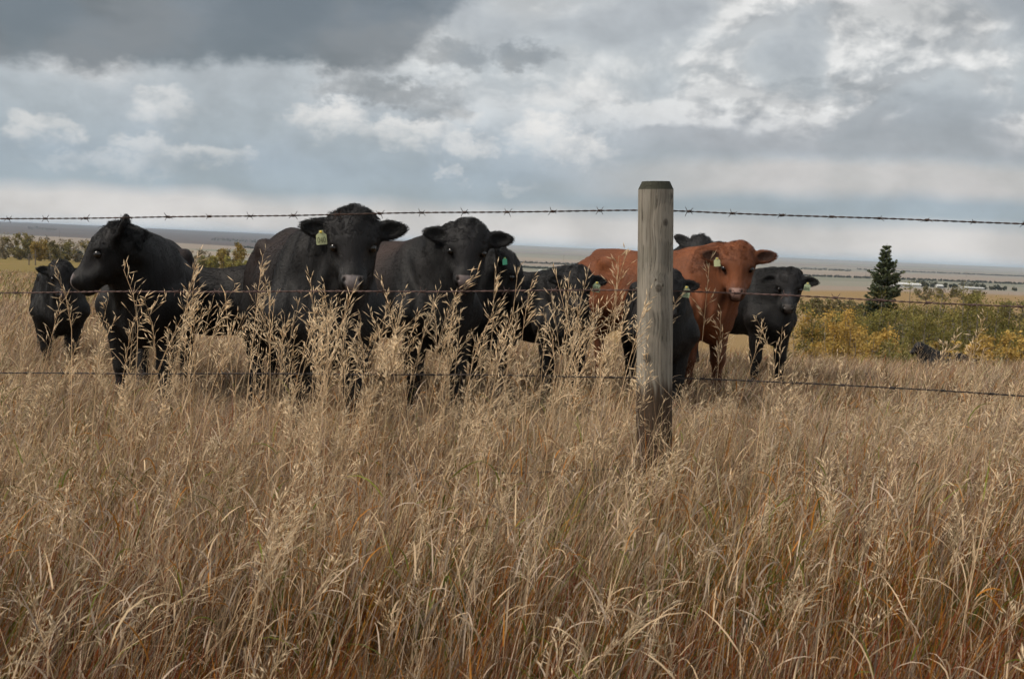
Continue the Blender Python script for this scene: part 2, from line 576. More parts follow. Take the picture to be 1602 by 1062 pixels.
def make_cow(label, group, poll_px, dist, yaw, head_yaw, head_pitch, neck=(0.98, 0.0), scale=1.0, head_scale=1.0, girth=1.0, leg=1.0,
             coat=BLACK, rust=0.0, muzzle=(0.12, 0.10, 0.095), tags=(), ears=(0.0, 0.0), h=0.010, hairs=26000, name='cow', cat='cow', tuft=1.0, roll=0.0, graze=None, face_grey=0.0, fluff=1.0):
    """yaw, head_yaw: degrees, heading of body and of face on the ground plane (-90 looks at the camera); head_pitch: face from vertical"""
    W = P(poll_px[0], poll_px[1], dist)
    ps = math.radians(yaw)
    cy, sy_ = math.cos(ps), math.sin(ps)
    lx, ly = neck[0] * scale, neck[1] * scale
    ox, oy = W.x - (lx * cy - ly * sy_), W.y - (lx * sy_ + ly * cy)
    gz = float(ground(ox, oy)) - 0.01
    pz = (W.z - gz) / scale                    # poll height in the unscaled body
    s, g = scale, girth
    A = lambda *v: np.array(v, np.float32)
    prims = []

    def ell(c, r, k=0.06, R=None, op='u'):
        c = A(*c)
        r = A(*r)
        m = r if R is None else np.abs(R) @ r
        prims.append((op, lambda p, c=c, r=r, R=R: d_ell(p, c, r, R), k, (c - m, c + m)))

    def cone(a, b, r1, r2, k=0.05, sy=1.0):
        a, b = A(*a), A(*b)
        m = max(r1, r2) * max(1, sy)
        prims.append(('u', lambda p, a=a, b=b, r1=r1, r2=r2, sy=sy: d_cone(p, a, b, r1, r2, sy), k, (np.minimum(a, b) - m, np.maximum(a, b) + m)))

    L = leg
    ground_clear = 0.0
    # trunk
    ell((0.02, 0, 0.955), (0.70, 0.335 * g, 0.335 * g), 0.08)
    ell((0.00, 0, 0.850), (0.50, 0.30 * g, 0.245 * g), 0.10)
    ell((0.50, 0, 0.945), (0.34, 0.25 * g, 0.365), 0.10)
    ell((-0.58, 0, 1.03), (0.36, 0.25 * g, 0.27), 0.10)
    cone((0.50, 0, 1.265), (0.22, 0, 1.245), 0.060, 0.065, 0.08)
    cone((0.22, 0, 1.240), (-0.72, 0, 1.250), 0.065, 0.065, 0.10)
    ell((0.70, 0, 0.74), (0.15, 0.11 * g, 0.17), 0.10)
    cone((0.80, 0, 0.88), (0.70, 0, 0.62), 0.055, 0.060, 0.08)                                # dewlap running into the brisket
    for q in (1, -1):
        cone((0.42, 0.13 * q, 1.22), (0.60, 0.235 * g * q, 0.84), 0.075, 0.125, 0.06)     # shoulder blade
        ell((0.60, 0.215 * g * q, 0.84), (0.13, 0.085, 0.15), 0.06)
        ell((-0.45, 0.205 * g * q, 1.195), (0.085, 0.050, 0.060), 0.08)                   # hook bone
        ell((-0.84, 0.10 * q, 1.12), (0.07, 0.055, 0.07), 0.09)                           # pin bone
        ell((-0.66, 0.185 * g * q, 0.88), (0.24, 0.115 * g, 0.32), 0.08)                  # thigh
        ell((-0.31, 0.345 * g * q, 1.05), (0.13, 0.070, 0.13), 0.10, None, 's')           # flank hollow
        ell((0.30, 0.375 * g * q, 0.98), (0.055, 0.050, 0.26), 0.08, None, 's')           # behind the shoulder
        fx, hx = 0.60 + 0.03 * q, -0.74 - 0.05 * q
        fy, hy = 0.165 * g * q, 0.185 * g * q
        cone((0.60, fy * 1.15, 0.76), (fx, fy, 0.42), 0.105, 0.062, 0.05)
        ell((fx + 0.006, fy, 0.41), (0.062, 0.056, 0.075), 0.03)
        cone((fx, fy, 0.40), (fx + 0.005, fy, 0.13), 0.048, 0.043, 0.03)
        cone((fx + 0.005, fy, 0.13), (fx + 0.035, fy, 0.075), 0.052, 0.056, 0.03)
        cone((fx + 0.03, fy, 0.065), (fx + 0.045, fy, 0.030), 0.060, 0.066, 0.02)
        cone((-0.60, hy, 0.78), (hx - 0.10, hy, 0.50), 0.135, 0.062, 0.07)
        ell((hx - 0.115, hy, 0.50), (0.055, 0.045, 0.075), 0.03)
        cone((hx - 0.10, hy, 0.49), (hx - 0.03, hy, 0.13), 0.052, 0.045, 0.03)
        cone((hx - 0.03, hy, 0.13), (hx + 0.005, hy, 0.075), 0.052, 0.056, 0.03)
        cone((hx, hy, 0.065), (hx + 0.02, hy, 0.030), 0.060, 0.066, 0.02)
    cone((-0.88, 0, 1.20), (-0.955, 0.01, 1.05), 0.045, 0.035, 0.05)
    cone((-0.955, 0.01, 1.05), (-0.965, 0.02, 0.62), 0.032, 0.024, 0.03)
    ell((-0.965, 0.02, 0.50), (0.045, 0.045, 0.15), 0.04)
    # head frame in body space (unscaled)
    hp = math.radians(head_pitch)
    rel = math.radians(head_yaw - yaw)
    hv = A(math.cos(rel), math.sin(rel), 0)
    zv = A(0, 0, 1)
    U = -zv * math.cos(hp) + hv * math.sin(hp)
    N = hv * math.cos(hp) + zv * math.sin(hp)
    Vv = np.cross(zv, hv)
    rr = math.radians(roll)
    U, Vv = U * math.cos(rr) + Vv * math.sin(rr), Vv * math.cos(rr) - U * math.sin(rr)
    R = np.stack([U, Vv, N], 1).astype(np.float32)         # columns
    O = A(neck[0], neck[1], pz)
    hs = head_scale
    H = lambda u, v, n: O + hs * (U * u + Vv * v + N * n)

    def hell(c, r, k=0.03, op='u', rot=None):
        RR = R if rot is None else (R @ rot.astype(np.float32))
        ell(H(*c), [x * hs for x in r], k * hs, RR, op)

    def hcone(a, b, r1, r2, k=0.03):
        cone(H(*a), H(*b), r1 * hs, r2 * hs, k * hs)

    # neck
    occ = H(0.09, 0, -0.15)
    jaw = H(0.19, 0, -0.19)
    cone((0.44, 0, 1.06), 0.5 * (A(0.44, 0, 1.06) + occ) + A(0, 0, 0.0), 0.27, 0.205, 0.10, 0.84 * g)
    cone(0.5 * (A(0.44, 0, 1.06) + occ), occ, 0.200, 0.140, 0.08)
    cone((0.42, 0, 1.24), H(0.06, 0, -0.13), 0.085, 0.080, 0.12)
    cone((0.66, 0, 0.84), 0.5 * (A(0.66, 0, 0.86) + jaw), 0.20, 0.12, 0.12)
    cone(0.5 * (A(0.66, 0, 0.86) + jaw), jaw, 0.12, 0.070, 0.08)
    # head
    hell((0.125, 0, -0.085), (0.125, 0.116, 0.100), 0.05)
    hell((0.048, 0, -0.075), (0.062, 0.066, 0.055), 0.06)
    hell((0.145, 0, -0.045), (0.105, 0.092, 0.045), 0.04)
    for q in (1, -1):
        hell((0.160, 0.094 * q, -0.052), (0.048, 0.030, 0.038), 0.030)                    # brow over the eye
        hell((0.222, 0.066 * q, -0.125), (0.110, 0.048, 0.080), 0.05)                     # cheek
        hell((0.245, 0.080 * q, -0.088), (0.065, 0.020, 0.020), 0.03)                     # cheek bone
    hcone((0.17, 0, -0.060), (0.355, 0, -0.055), 0.074, 0.052, 0.05)
    for q in (1, -1):
        hell((0.285, 0.108 * q, -0.045), (0.075, 0.036, 0.050), 0.040, 's')               # hollow below the eye
    hcone((0.17, 0, -0.175), (0.365, 0, -0.122), 0.066, 0.046, 0.05)
    hell((0.378, 0, -0.075), (0.058, 0.074, 0.064), 0.045)
    hell((0.398, 0, -0.050), (0.042, 0.060, 0.042), 0.025)
    hell((0.402, 0, -0.122), (0.043, 0.055, 0.030), 0.025)
    for q in (1, -1):
        hell((0.392, 0.047 * q, -0.030), (0.028, 0.020, 0.024), 0.015)                    # nostril wing
        rot = np.array(Matrix.Rotation(math.radians(-30) * q, 3, 'Z'))
        hell((0.392, 0.043 * q, -0.006), (0.021, 0.0105, 0.022), 0.006, 's', rot)
        hell((0.195, 0.121 * q, -0.055), (0.026, 0.022, 0.019), 0.012, 's')               # eye socket
        # ear: a cupped broad leaf reaching sideways
        ea = ears[0 if q > 0 else 1]
        if not isinstance(ea, (tuple, list)):
            ea = (ea, 0.0)
        up, fwd = math.radians(ea[0]), math.radians(ea[1])
        e1 = np.array([-math.sin(up), q * math.cos(up) * math.cos(fwd), math.sin(fwd) * math.cos(up) - 0.15])   # along the ear, in head (u,v,n)
        e1 /= np.linalg.norm(e1)
        e3 = np.array([0.25, 0.0, 1.0]) - e1 * (np.array([0.25, 0.0, 1.0]) @ e1)
        e3 /= np.linalg.norm(e3)
        e2 = np.cross(e3, e1)
        rot = np.stack([e1, e2, e3], 1)
        base = np.array([0.092, 0.092 * q, -0.092])
        cen = base + e1 * 0.108
        hell(tuple(cen - e1 * 0.014), (0.074, 0.057, 0.026), 0.03, 'u', rot)
        hell(tuple(cen + e1 * 0.045 - e2 * 0.004 * q), (0.055, 0.036, 0.019), 0.03, 'u', rot)
        hell(tuple(base + e1 * 0.03), (0.055, 0.036, 0.034), 0.035, 'u', rot)
        hell(tuple(cen + e1 * 0.010 + e3 * 0.024), (0.068, 0.038, 0.022), 0.012, 's', rot)
        if q > 0:
            ear_l = (base, e1, e2, e3)
        else:
            ear_r = (base, e1, e2, e3)
    if graze:
        graze(ell, cone)
    V, Q = skin_surface(prims, h / scale)
    # loose hide: ribs, neck folds and slow lumps
    fn = np.cross(V[Q[:, 2]] - V[Q[:, 0]], V[Q[:, 3]] - V[Q[:, 1]])
    vn = np.zeros_like(V)
    for k_ in range(4):
        np.add.at(vn, Q[:, k_], fn)
    vn /= np.linalg.norm(vn, axis=1, keepdims=True) + 1e-12
    X_, Y_, Z_ = V.T
    ph_ = rng.uniform(0, 6.28, 6)
    barrel = np.exp(-((X_ - 0.02) / 0.26) ** 2 - ((Z_ - 0.93) / 0.20) ** 2)
    disp = 0.0042 * barrel * np.sin(X_ * 66 - Z_ * 14 + ph_[0])
    lump = np.sin(X_ * 11 + ph_[1] + 2.2 * np.sin(Z_ * 6 + ph_[2])) * np.sin(Z_ * 13 + ph_[3] + 1.5 * np.sin(Y_ * 9)) * np.sin(Y_ * 10 + X_ * 5 + ph_[4])
    disp += 0.0075 * lump * np.clip((Z_ - 0.5) / 0.2, 0, 1) * np.clip((0.85 - X_) / 0.1, 0, 1)
    neckm = np.clip((X_ - 0.48) / 0.12, 0, 1) * np.clip((Z_ - 0.70) / 0.15, 0, 1)
    lh = ((V - O) / hs) @ R
    neckm *= np.clip((-0.13 - lh[:, 2]) / 0.06, 0, 1)
    disp += 0.0065 * neckm * np.sin(Y_ * 58 + X_ * 21 + 2.0 * np.sin(Z_ * 9 + ph_[5]))
    V = V + vn * disp[:, None]
    # colour of the coat, skin of the muzzle
    loc = ((V - O) / hs) @ R
    u_, v_, n_ = loc.T
    C = np.tile(np.array(coat), (len(V), 1))
    wet = np.zeros(len(V))
    hw = np.clip(0.060 - (u_ - 0.372) * 0.35, 0.030, 0.060)
    pad = np.clip((hw - np.abs(v_)) / 0.008, 0, 1)
    pad *= np.clip((u_ - 0.368) / 0.006, 0, 1) * np.clip((0.447 - u_) / 0.008, 0, 1) * np.clip((n_ + 0.085) / 0.010, 0, 1)
    headm = np.clip((u_ + 0.02) / 0.05, 0, 1) * np.clip((n_ + 0.26) / 0.05, 0, 1) * (np.abs(v_) < 0.2)
    wob = 0.5 + 0.5 * np.sin(V[:, 0] * 9 + 2 * np.sin(V[:, 2] * 7)) * np.sin(V[:, 2] * 11 + V[:, 0] * 5)
    if coat is not RED:
        front = headm * np.clip((n_ + 0.10) / 0.05, 0, 1) * np.clip((0.36 - u_) / 0.04, 0, 1)  # light on forehead and nose painted into the coat as paler hair
        sock = np.exp(-(((u_ - 0.20) / 0.055) ** 2 + ((np.abs(v_) - 0.095) / 0.03) ** 2))  # eye sockets left out of the painted light
        C = C * (1 + 3.2 * (front * (1 - 0.95 * sock))[:, None] * (0.7 + 0.5 * np.abs(np.sin(u_ * 37 + v_ * 21))[:, None]))
    if coat is not RED:
        dust = np.clip(np.sin(V[:, 0] * 5.3 + ph_[0]) * np.sin(V[:, 2] * 6.1 + ph_[1] + V[:, 1] * 3) + 0.1, 0, 1) * np.clip((0.8 - V[:, 0]) / 0.2, 0, 1)
        C = C + 0.5 * dust[:, None] * np.array((0.011, 0.0065, 0.0045))
    if rust:
        back = np.clip((V[:, 2] - 0.85) / 0.25, 0, 1) * np.clip((0.50 - V[:, 0]) / 0.3, 0, 1) * (0.35 + 0.65 * wob) * rust
        C = C * (1 - back[:, None]) + back[:, None] * np.array((0.042, 0.025, 0.020))
    if face_grey:
        bridge = headm * np.exp(-((u_ - 0.28) / 0.07) ** 2 - (v_ / 0.045) ** 2) * (n_ > -0.06) * face_grey
        C = C * (1 - bridge[:, None]) + bridge[:, None] * np.array((0.075, 0.078, 0.085))
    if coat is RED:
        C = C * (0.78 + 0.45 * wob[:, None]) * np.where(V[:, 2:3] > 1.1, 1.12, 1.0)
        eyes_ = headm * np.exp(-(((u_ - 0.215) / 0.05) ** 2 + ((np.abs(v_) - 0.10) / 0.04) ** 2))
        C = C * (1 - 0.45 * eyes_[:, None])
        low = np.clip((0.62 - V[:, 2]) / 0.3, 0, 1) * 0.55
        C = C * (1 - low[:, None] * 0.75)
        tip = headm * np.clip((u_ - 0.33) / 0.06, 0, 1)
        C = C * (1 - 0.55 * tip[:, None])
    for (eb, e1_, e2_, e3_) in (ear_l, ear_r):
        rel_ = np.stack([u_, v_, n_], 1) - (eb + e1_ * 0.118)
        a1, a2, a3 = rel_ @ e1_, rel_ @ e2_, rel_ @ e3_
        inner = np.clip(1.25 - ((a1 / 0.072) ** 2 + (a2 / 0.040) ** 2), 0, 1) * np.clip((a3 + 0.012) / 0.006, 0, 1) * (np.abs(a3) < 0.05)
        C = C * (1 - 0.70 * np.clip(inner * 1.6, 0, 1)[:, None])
    hoof = np.clip((0.085 - V[:, 2]) / 0.02, 0, 1)
    C = C * (1 - hoof[:, None]) + hoof[:, None] * np.array((0.03, 0.027, 0.025))
    C = C * (1 - pad[:, None]) + pad[:, None] * np.array(muzzle)
    nostril = np.exp(-((u_ - 0.392) / 0.022) ** 2 - ((np.abs(v_) - 0.043) / 0.011) ** 2 - ((n_ + 0.024) / 0.016) ** 2)
    C = C * (1 - 0.9 * np.clip(nostril * 1.3, 0, 1)[:, None])
    rim = np.exp(-(((u_ - 0.200) / 0.030) ** 2 + ((np.abs(v_) - 0.108) / 0.030) ** 2 + ((n_ + 0.056) / 0.028) ** 2) * 1.9)
    C = C * (1 - 0.6 * rim[:, None]) + 0.6 * rim[:, None] * np.array((0.085, 0.070, 0.066) if coat is not RED else (0.05, 0.022, 0.014))
    wet = np.maximum(pad, 0.6 * rim)
    root = empty(name, (ox, oy, gz), ps)
    tag(root, label, cat, group)
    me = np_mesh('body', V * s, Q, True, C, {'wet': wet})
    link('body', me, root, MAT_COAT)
    # eyes
    for q in (1, -1):
        e = link('eye', EYE_MESH, root)
        e.location = H(0.195, 0.1015 * q, -0.056) * s
        e.scale = (hs * s,) * 3
    # ear tags
    for (side, mat, text, size, along) in tags:
        base, e1, e2, e3 = ear_l if side > 0 else ear_r
        st = base + e1 * along + e3 * 0.012
        stud = H(*st)
        t = link('ear_tag', tag_mesh(mat), root)
        back_dir = Vector(R @ np.array([0, 0, 1.0]))       # tag faces where the face looks, hangs straight down
        to_cam = Vector((-W.x, -W.y, 0)).normalized()
        to_cam.rotate(Matrix.Rotation(-ps, 3, 'Z'))
        back_dir = Vector((back_dir.x, back_dir.y, 0)).normalized() + to_cam
        yw = math.atan2(back_dir.y, back_dir.x) + math.pi / 2
        t.location = stud * s
        t.location.z -= 0.016 * hs * s
        nrm = Vector((back_dir.x, back_dir.y, 0)).normalized()
        t.location += nrm * 0.046 * hs * s
        t.rotation_euler = (0, math.radians(6 * side), yw)
        t.scale = (size,) * 3
        bt = link('tag_button', BALL_MESH, t)
        bt.location = (0, -0.004, -0.002)
        bt.scale = (1, 0.6, 1)
        if text:
            tm = text_mesh(text, 0.044)
            tx = link('tag_number', tm, t)
            tx.location = (0, -0.0042, -0.057)
            tx.rotation_euler = (math.pi / 2, 0, 0)
            tx.scale = (0.85, 1.25, 1)
    # coat: short hair lying along the body, longer on poll, ears and brisket
    if hairs and 'hair' not in SKIP:
        n = hairs
        a, b, c, d = V[Q[:, 0]], V[Q[:, 1]], V[Q[:, 2]], V[Q[:, 3]]
        nr = np.cross(c - a, d - b)
        ar = np.linalg.norm(nr, axis=1) + 1e-12
        nr /= ar[:, None]
        cen = (a + b + c + d) / 4
        lc = ((cen - O) / hs) @ R
        cu, cv, cn = lc.T
        onhead = (cu > -0.06) & (cn > -0.24) & (np.abs(cv) < 0.36) & (cu < 0.55)
        # seen from the camera only matters at outlines, but the whole animal is covered
        wgt = ar * np.where(onhead, 3.0, 1.0)
        wgt[(onhead & (cu > 0.36))] *= 0.12
        wgt[cen[:, 2] < 0.10] = 0
        pick = rng.choice(len(Q), n, p=wgt / wgt.sum())
        st = rng.random((n, 2))
        p0 = (a[pick] * (1 - st[:, :1]) + b[pick] * st[:, :1]) * (1 - st[:, 1:]) + (d[pick] * (1 - st[:, :1]) + c[pick] * st[:, :1]) * st[:, 1:]
        nm = nr[pick]
        oh = onhead[pick]
        lu, lv, ln = lc[pick].T
        flow = np.tile(np.array([-0.9, 0.0, -0.55]), (n, 1))
        flow[p0[:, 2] < 0.6] = (-0.2, 0, -1.0)
        hf = (-U * 0.5)[None] + Vv[None] * (lv * 4)[:, None]
        ear = oh & (np.abs(lv) > 0.125) & (lu < 0.19)
        hf = np.where(ear[:, None], Vv[None] * np.sign(lv)[:, None] * 1.0 + (p0 - (O + hs * (Vv * 0.0))) * 0, hf)
        flow = np.where(oh[:, None], hf, flow)
        clump = np.stack([np.sin(p0[:, 2] * 60 + p0[:, 0] * 31), np.sin(p0[:, 0] * 55 + p0[:, 1] * 40), np.sin(p0[:, 1] * 63 + p0[:, 2] * 37)], 1)
        poll = oh & (lu < 0.15) & ~ear
        flow = flow + rng.normal(0, 0.12, (n, 3)) + clump * np.where(poll, 0.9, 0.15)[:, None]
        flow -= nm * (flow * nm).sum(1, keepdims=True)
        flow /= np.linalg.norm(flow, axis=1, keepdims=True) + 1e-9
        ln_ = np.full(n, 0.017 * fluff) * rng.uniform(0.7, 1.3, n)
        ln_[oh] *= 0.75
        crest = oh & (lu < 0.045) & ~ear
        ln_[poll] = 0.018 * rng.uniform(0.7, 1.3, poll.sum())
        ln_[crest] = 0.021 * tuft * rng.uniform(0.5, 1.5, crest.sum())
        ln_[ear] = 0.019 * rng.uniform(0.6, 1.4, ear.sum())
        lift = np.full(n, 0.22)
        lift[poll] = 0.55
        lift[crest] = 0.8
        lift[ear] = 0.55
        pts = np.zeros((n, 4, 3))
        for i, t in enumerate((0, 0.35, 0.7, 1.0)):
            pts[:, i] = p0 + ln_[:, None] * (flow * t + nm * (lift * t * (1.25 - 0.7 * t))[:, None]) - nm * 0.001
        hc = bpy.data.hair_curves.new('coat')
        hc.add_curves([4] * n)
        hc.attributes['position'].data.foreach_set('vector', (pts * s).astype(np.float32).ravel())
        rad = np.tile(np.array([0.00070, 0.00066, 0.0005, 0.00015], np.float32), (n, 1)) * (0.8 + 0.4 * rng.random((n, 1)).astype(np.float32))
        ra = hc.attributes.get('radius') or hc.attributes.new('radius', 'FLOAT', 'POINT')
        ra.data.foreach_set('value', rad.astype(np.float32).ravel())
        hcol = np.ones((n, 4), np.float32)
        tone = rng.uniform(0.8, 1.25, (n, 1))
        hcol[:, :3] = C[Q[pick, 0]] * tone
        ca = hc.attributes.new('hair_col', 'FLOAT_COLOR', 'CURVE')
        ca.data.foreach_set('color', hcol.ravel())
        link('coat', hc, root, MAT_HAIR)
    return root


HERD = 'cattle standing behind the fence'
if 'cows' not in SKIP:
    # the big cow in front
    make_cow('big black cow with lime ear tag 040 staring head-on, nearest the fence', HERD, (553, 330), 6.4, -69, -84, 20, (1.00, 0.04), 1.04, 0.97, 1.0, rust=0.55,
             muzzle=(0.23, 0.20, 0.195), tags=[(-1, MAT_TAG_YELLOW, '040', 0.84, 0.085)], ears=((10, 8), (12, 8)), h=0.0085, hairs=64800, tuft=1.2, roll=1.5)
    make_cow('brown-backed black cow staring head-on, between the big cow and the teal-tagged one', HERD, (734, 346), 8.1, -54, -88, 20, (0.98, -0.02), 1.04, 1.04, 0.98, rust=1.0,
             muzzle=(0.18, 0.145, 0.14), ears=((8, 8), (10, 8)), h=0.009, hairs=54000, tuft=1.1, roll=-2.0)
    make_cow('black cow with its head in profile looking left over the smallest calf', HERD, (172, 346), 7.7, -79, -164, 32, (0.94, -0.20), 0.97, 1.17, 0.93, rust=0.35,
             muzzle=(0.18, 0.15, 0.145), ears=((60, 35), (58, 35)), h=0.009, hairs=54000, tuft=1.4)
    make_cow('rust red cow with pink nose and a pale lime tag in one ear', HERD, (1156, 380), 10.0, -50, -102, 20, (1.00, -0.1), 1.05, 1.06, 0.96, coat=RED,
             muzzle=(0.34, 0.21, 0.17), tags=[(-1, MAT_TAG_YELLOW, '', 0.82, 0.07)], ears=((10, 8), (6, 8)), h=0.010, hairs=46800, tuft=0.9, roll=0.5)
    make_cow('black cow in profile facing right with a small teal ear tag', HERD, (802, 394), 9.6, -14, -10, 22, (0.96, 0.0), 1.02, 1.02, 1.0,
             tags=[(-1, MAT_TAG_TEAL, '', 0.66, 0.10)], ears=((58, 25), (58, 25)), muzzle=(0.15, 0.10, 0.10), h=0.011, hairs=28800)
    make_cow('black cow of which only poll and ears show above the red back', HERD, (1096, 368), 13.2, -34, -98, 20, (1.0, -0.1), 0.95, 1.2, 0.95,
             ears=((12, 0), (38, 0)), h=0.013, hairs=21600, tuft=1.6)
    make_cow('mostly hidden black cow, its dark back showing behind the two head-on cows', HERD, (520, 388), 12.6, 172, 176, 30, (0.98, 0.0), 1.05, 1.0, 1.0,
             rust=0.5, h=0.014, hairs=10800)
    # calves
    CALF = dict(cat='calf', name='calf', h=0.010, hairs=36000, head_scale=0.94, girth=0.90, fluff=1.6)
    make_cow('small black calf at the far left, half behind the profile cow', HERD, (97, 411), 10.4, -66, -62, 20, (0.92, 0.0), 0.78, ears=((4, 0), (14, 0)), muzzle=(0.12, 0.10, 0.095), **CALF)
    make_cow('black calf with only its rump showing between two black cows', HERD, (470, 415), 9.7, -8, -10, 30, (0.95, 0.0), 0.82, **CALF)
    make_cow('black calf with a pale green tag facing us before the red rump', HERD, (905, 419), 9.3, -60, -89, 22, (0.90, -0.06), 0.87, ears=((0, 4), (0, 4)),
             tags=[(1, MAT_TAG_GREEN, '52', 0.90, 0.10)], muzzle=(0.05, 0.045, 0.045), **CALF)
    make_cow('black calf hidden behind the wooden post, one tagged ear showing', HERD, (1048, 426), 8.6, -91, -92, 20, (0.90, 0.0), 0.84, ears=((2, 4), (10, 4)),
             tags=[(1, MAT_TAG_GREEN, '55', 0.90, 0.075)], **CALF)
    make_cow('black calf with green tag 366, rightmost of the standing herd', HERD, (1237, 423), 11.2, -60, -105, 15, (0.90, -0.03), 0.92, ears=((2, 4), (4, 4)),
             tags=[(1, MAT_TAG_GREEN, '366', 0.88, 0.090)], muzzle=(0.10, 0.09, 0.085), face_grey=0.9, **{**CALF, 'head_scale': 1.0})
    make_cow('dark calf barely showing above the grass before the yellow bushes', HERD, (1436, 535), 21.0, 175, 178, 35, (0.92, 0.0), 0.62, cat='calf', name='calf', h=0.014, hairs=0, head_scale=0.9, girth=0.95)


# ------------------------------------------------------------------ ground sheet to the horizon
def ground_material():
    m, nt, b = new_mat('prairie')
    geo = nn(nt, 'ShaderNodeNewGeometry').outputs['Position']
    x, y, z = sep(nt, geo)
    # near: litter and dead thatch
    n1 = noise(nt, geo, 9.0, 6, 0.65).outputs['Fac']
    n2 = noise(nt, geo, 0.7, 4, 0.6).outputs['Fac']
    near = mixc(nt, n1, (0.055, 0.037, 0.020), (0.20, 0.14, 0.08))
    # pasture running down the slope
    n3 = noise(nt, vmth(nt, 'MULTIPLY', geo, (1.0, 0.35, 1.0)), 0.22, 5, 0.65).outputs['Fac']
    n4 = noise(nt, geo, 3.0, 5, 0.7).outputs['Fac']
    lush = mth(nt, 'MULTIPLY', sstep(nt, n3, 0.30, 0.55, 0.35, 1.0), sstep(nt, x, 2.0, -10.0, 0.0, 1.0))
    past = mixc(nt, lush, (0.33, 0.22, 0.10), (0.235, 0.185, 0.06))
    past = mixc(nt, mth(nt, 'MULTIPLY', n4, 0.55), past, (0.15, 0.10, 0.045))
    # stubble, fallow and ploughed fields laid out in quarters, seen miles away
    rot = nn(nt, 'ShaderNodeVectorRotate', rotation_type='Z_AXIS')
    put(nt, rot.inputs['Vector'], geo)
    rot.inputs['Angle'].default_value = 0.10
    sx, sy, _ = sep(nt, rot.outputs[0])
    wob = mth(nt, 'MULTIPLY', mth(nt, 'SUBTRACT', noise(nt, geo, 0.004, 2).outputs['Fac'], 0.5), 120.0)
    cy_ = mth(nt, 'FLOOR', mth(nt, 'DIVIDE', mth(nt, 'ADD', sy, wob), 260.0))
    off = mth(nt, 'MULTIPLY', mth(nt, 'MODULO', mth(nt, 'MULTIPLY', cy_, 0.37), 1.0), 900.0)
    cx_ = mth(nt, 'FLOOR', mth(nt, 'DIVIDE', mth(nt, 'ADD', sx, off), 900.0))
    wn = nn(nt, 'ShaderNodeTexWhiteNoise', noise_dimensions='2D')
    put(nt, wn.inputs['Vector'], xyz(nt, cx_, cy_, 0.0))
    rm = nn(nt, 'ShaderNodeValToRGB')
    put(nt, rm.inputs[0], wn.outputs['Value'])
    rm.color_ramp.interpolation = 'CONSTANT'
    stops = [(0.0, (0.30, 0.24, 0.19)), (0.2, (0.19, 0.16, 0.145)), (0.38, (0.25, 0.235, 0.185)), (0.55, (0.33, 0.27, 0.205)), (0.70, (0.22, 0.19, 0.17)), (0.84, (0.20, 0.20, 0.145))]
    while len(rm.color_ramp.elements) < len(stops):
        rm.color_ramp.elements.new(0.5)
    for e, (p, c) in zip(rm.color_ramp.elements, stops):
        e.position = p
        e.color = (*c, 1)
    far = mixc(nt, mth(nt, 'MULTIPLY', noise(nt, vmth(nt, 'MULTIPLY', geo, (0.3, 1.0, 1.0)), 0.02, 5, 0.6).outputs['Fac'], 0.4), rm.outputs[0], (0.22, 0.19, 0.15))
    # the long rise on the left is one dark ploughed field
    plough = mth(nt, 'MULTIPLY', sstep(nt, mth(nt, 'DIVIDE', x, mth(nt, 'MAXIMUM', y, 1.0)), -0.06, -0.14), sstep(nt, mth(nt, 'ADD', y, wob), 1500.0, 1560.0))
    far = mixc(nt, mth(nt, 'MULTIPLY', plough, 0.85), far, (0.085, 0.070, 0.070))
    col = mixc(nt, sstep(nt, y, 14.0, 26.0), near, past)
    col = mixc(nt, sstep(nt, mth(nt, 'ADD', y, mth(nt, 'MULTIPLY', n2, 60)), 330.0, 380.0), col, far)
    put(nt, b.inputs['Base Color'], col)
    b.inputs['Roughness'].default_value = 0.95
    b.inputs['Specular IOR Level'].default_value = 0.1
    bp = nn(nt, 'ShaderNodeBump')
    bp.inputs['Strength'].default_value = 0.6
    bp.inputs['Distance'].default_value = 0.05
    put(nt, bp.inputs['Height'], n1)
    put(nt, b.inputs['Normal'], bp.outputs[0])
    return m


def build_ground():
    ys = np.concatenate([np.linspace(-30, 0, 8), np.linspace(0.5, 30, 60), 30 * np.exp(np.linspace(0.03, math.log(13500 / 30), 130))])
    t = np.linspace(-1, 1, 121)
    t = np.sign(t) * np.abs(t) ** 1.3
    X = t[None, :] * (np.maximum(ys, 0)[:, None] * 0.95 + 30)
    Y = np.repeat(ys[:, None], len(t), 1)
    Z = ground(X, Y)
    V = np.stack([X, Y, Z], -1).reshape(-1, 3)
    n, k = X.shape
    i = (np.arange(n - 1)[:, None] * k + np.arange(k - 1)[None]).ravel()
    Q = np.stack([i, i + 1, i + k + 1, i + k], 1)
    o = link('ground', np_mesh('ground', V, Q), None, ground_material())
    tag(o, kind='structure')


build_ground()


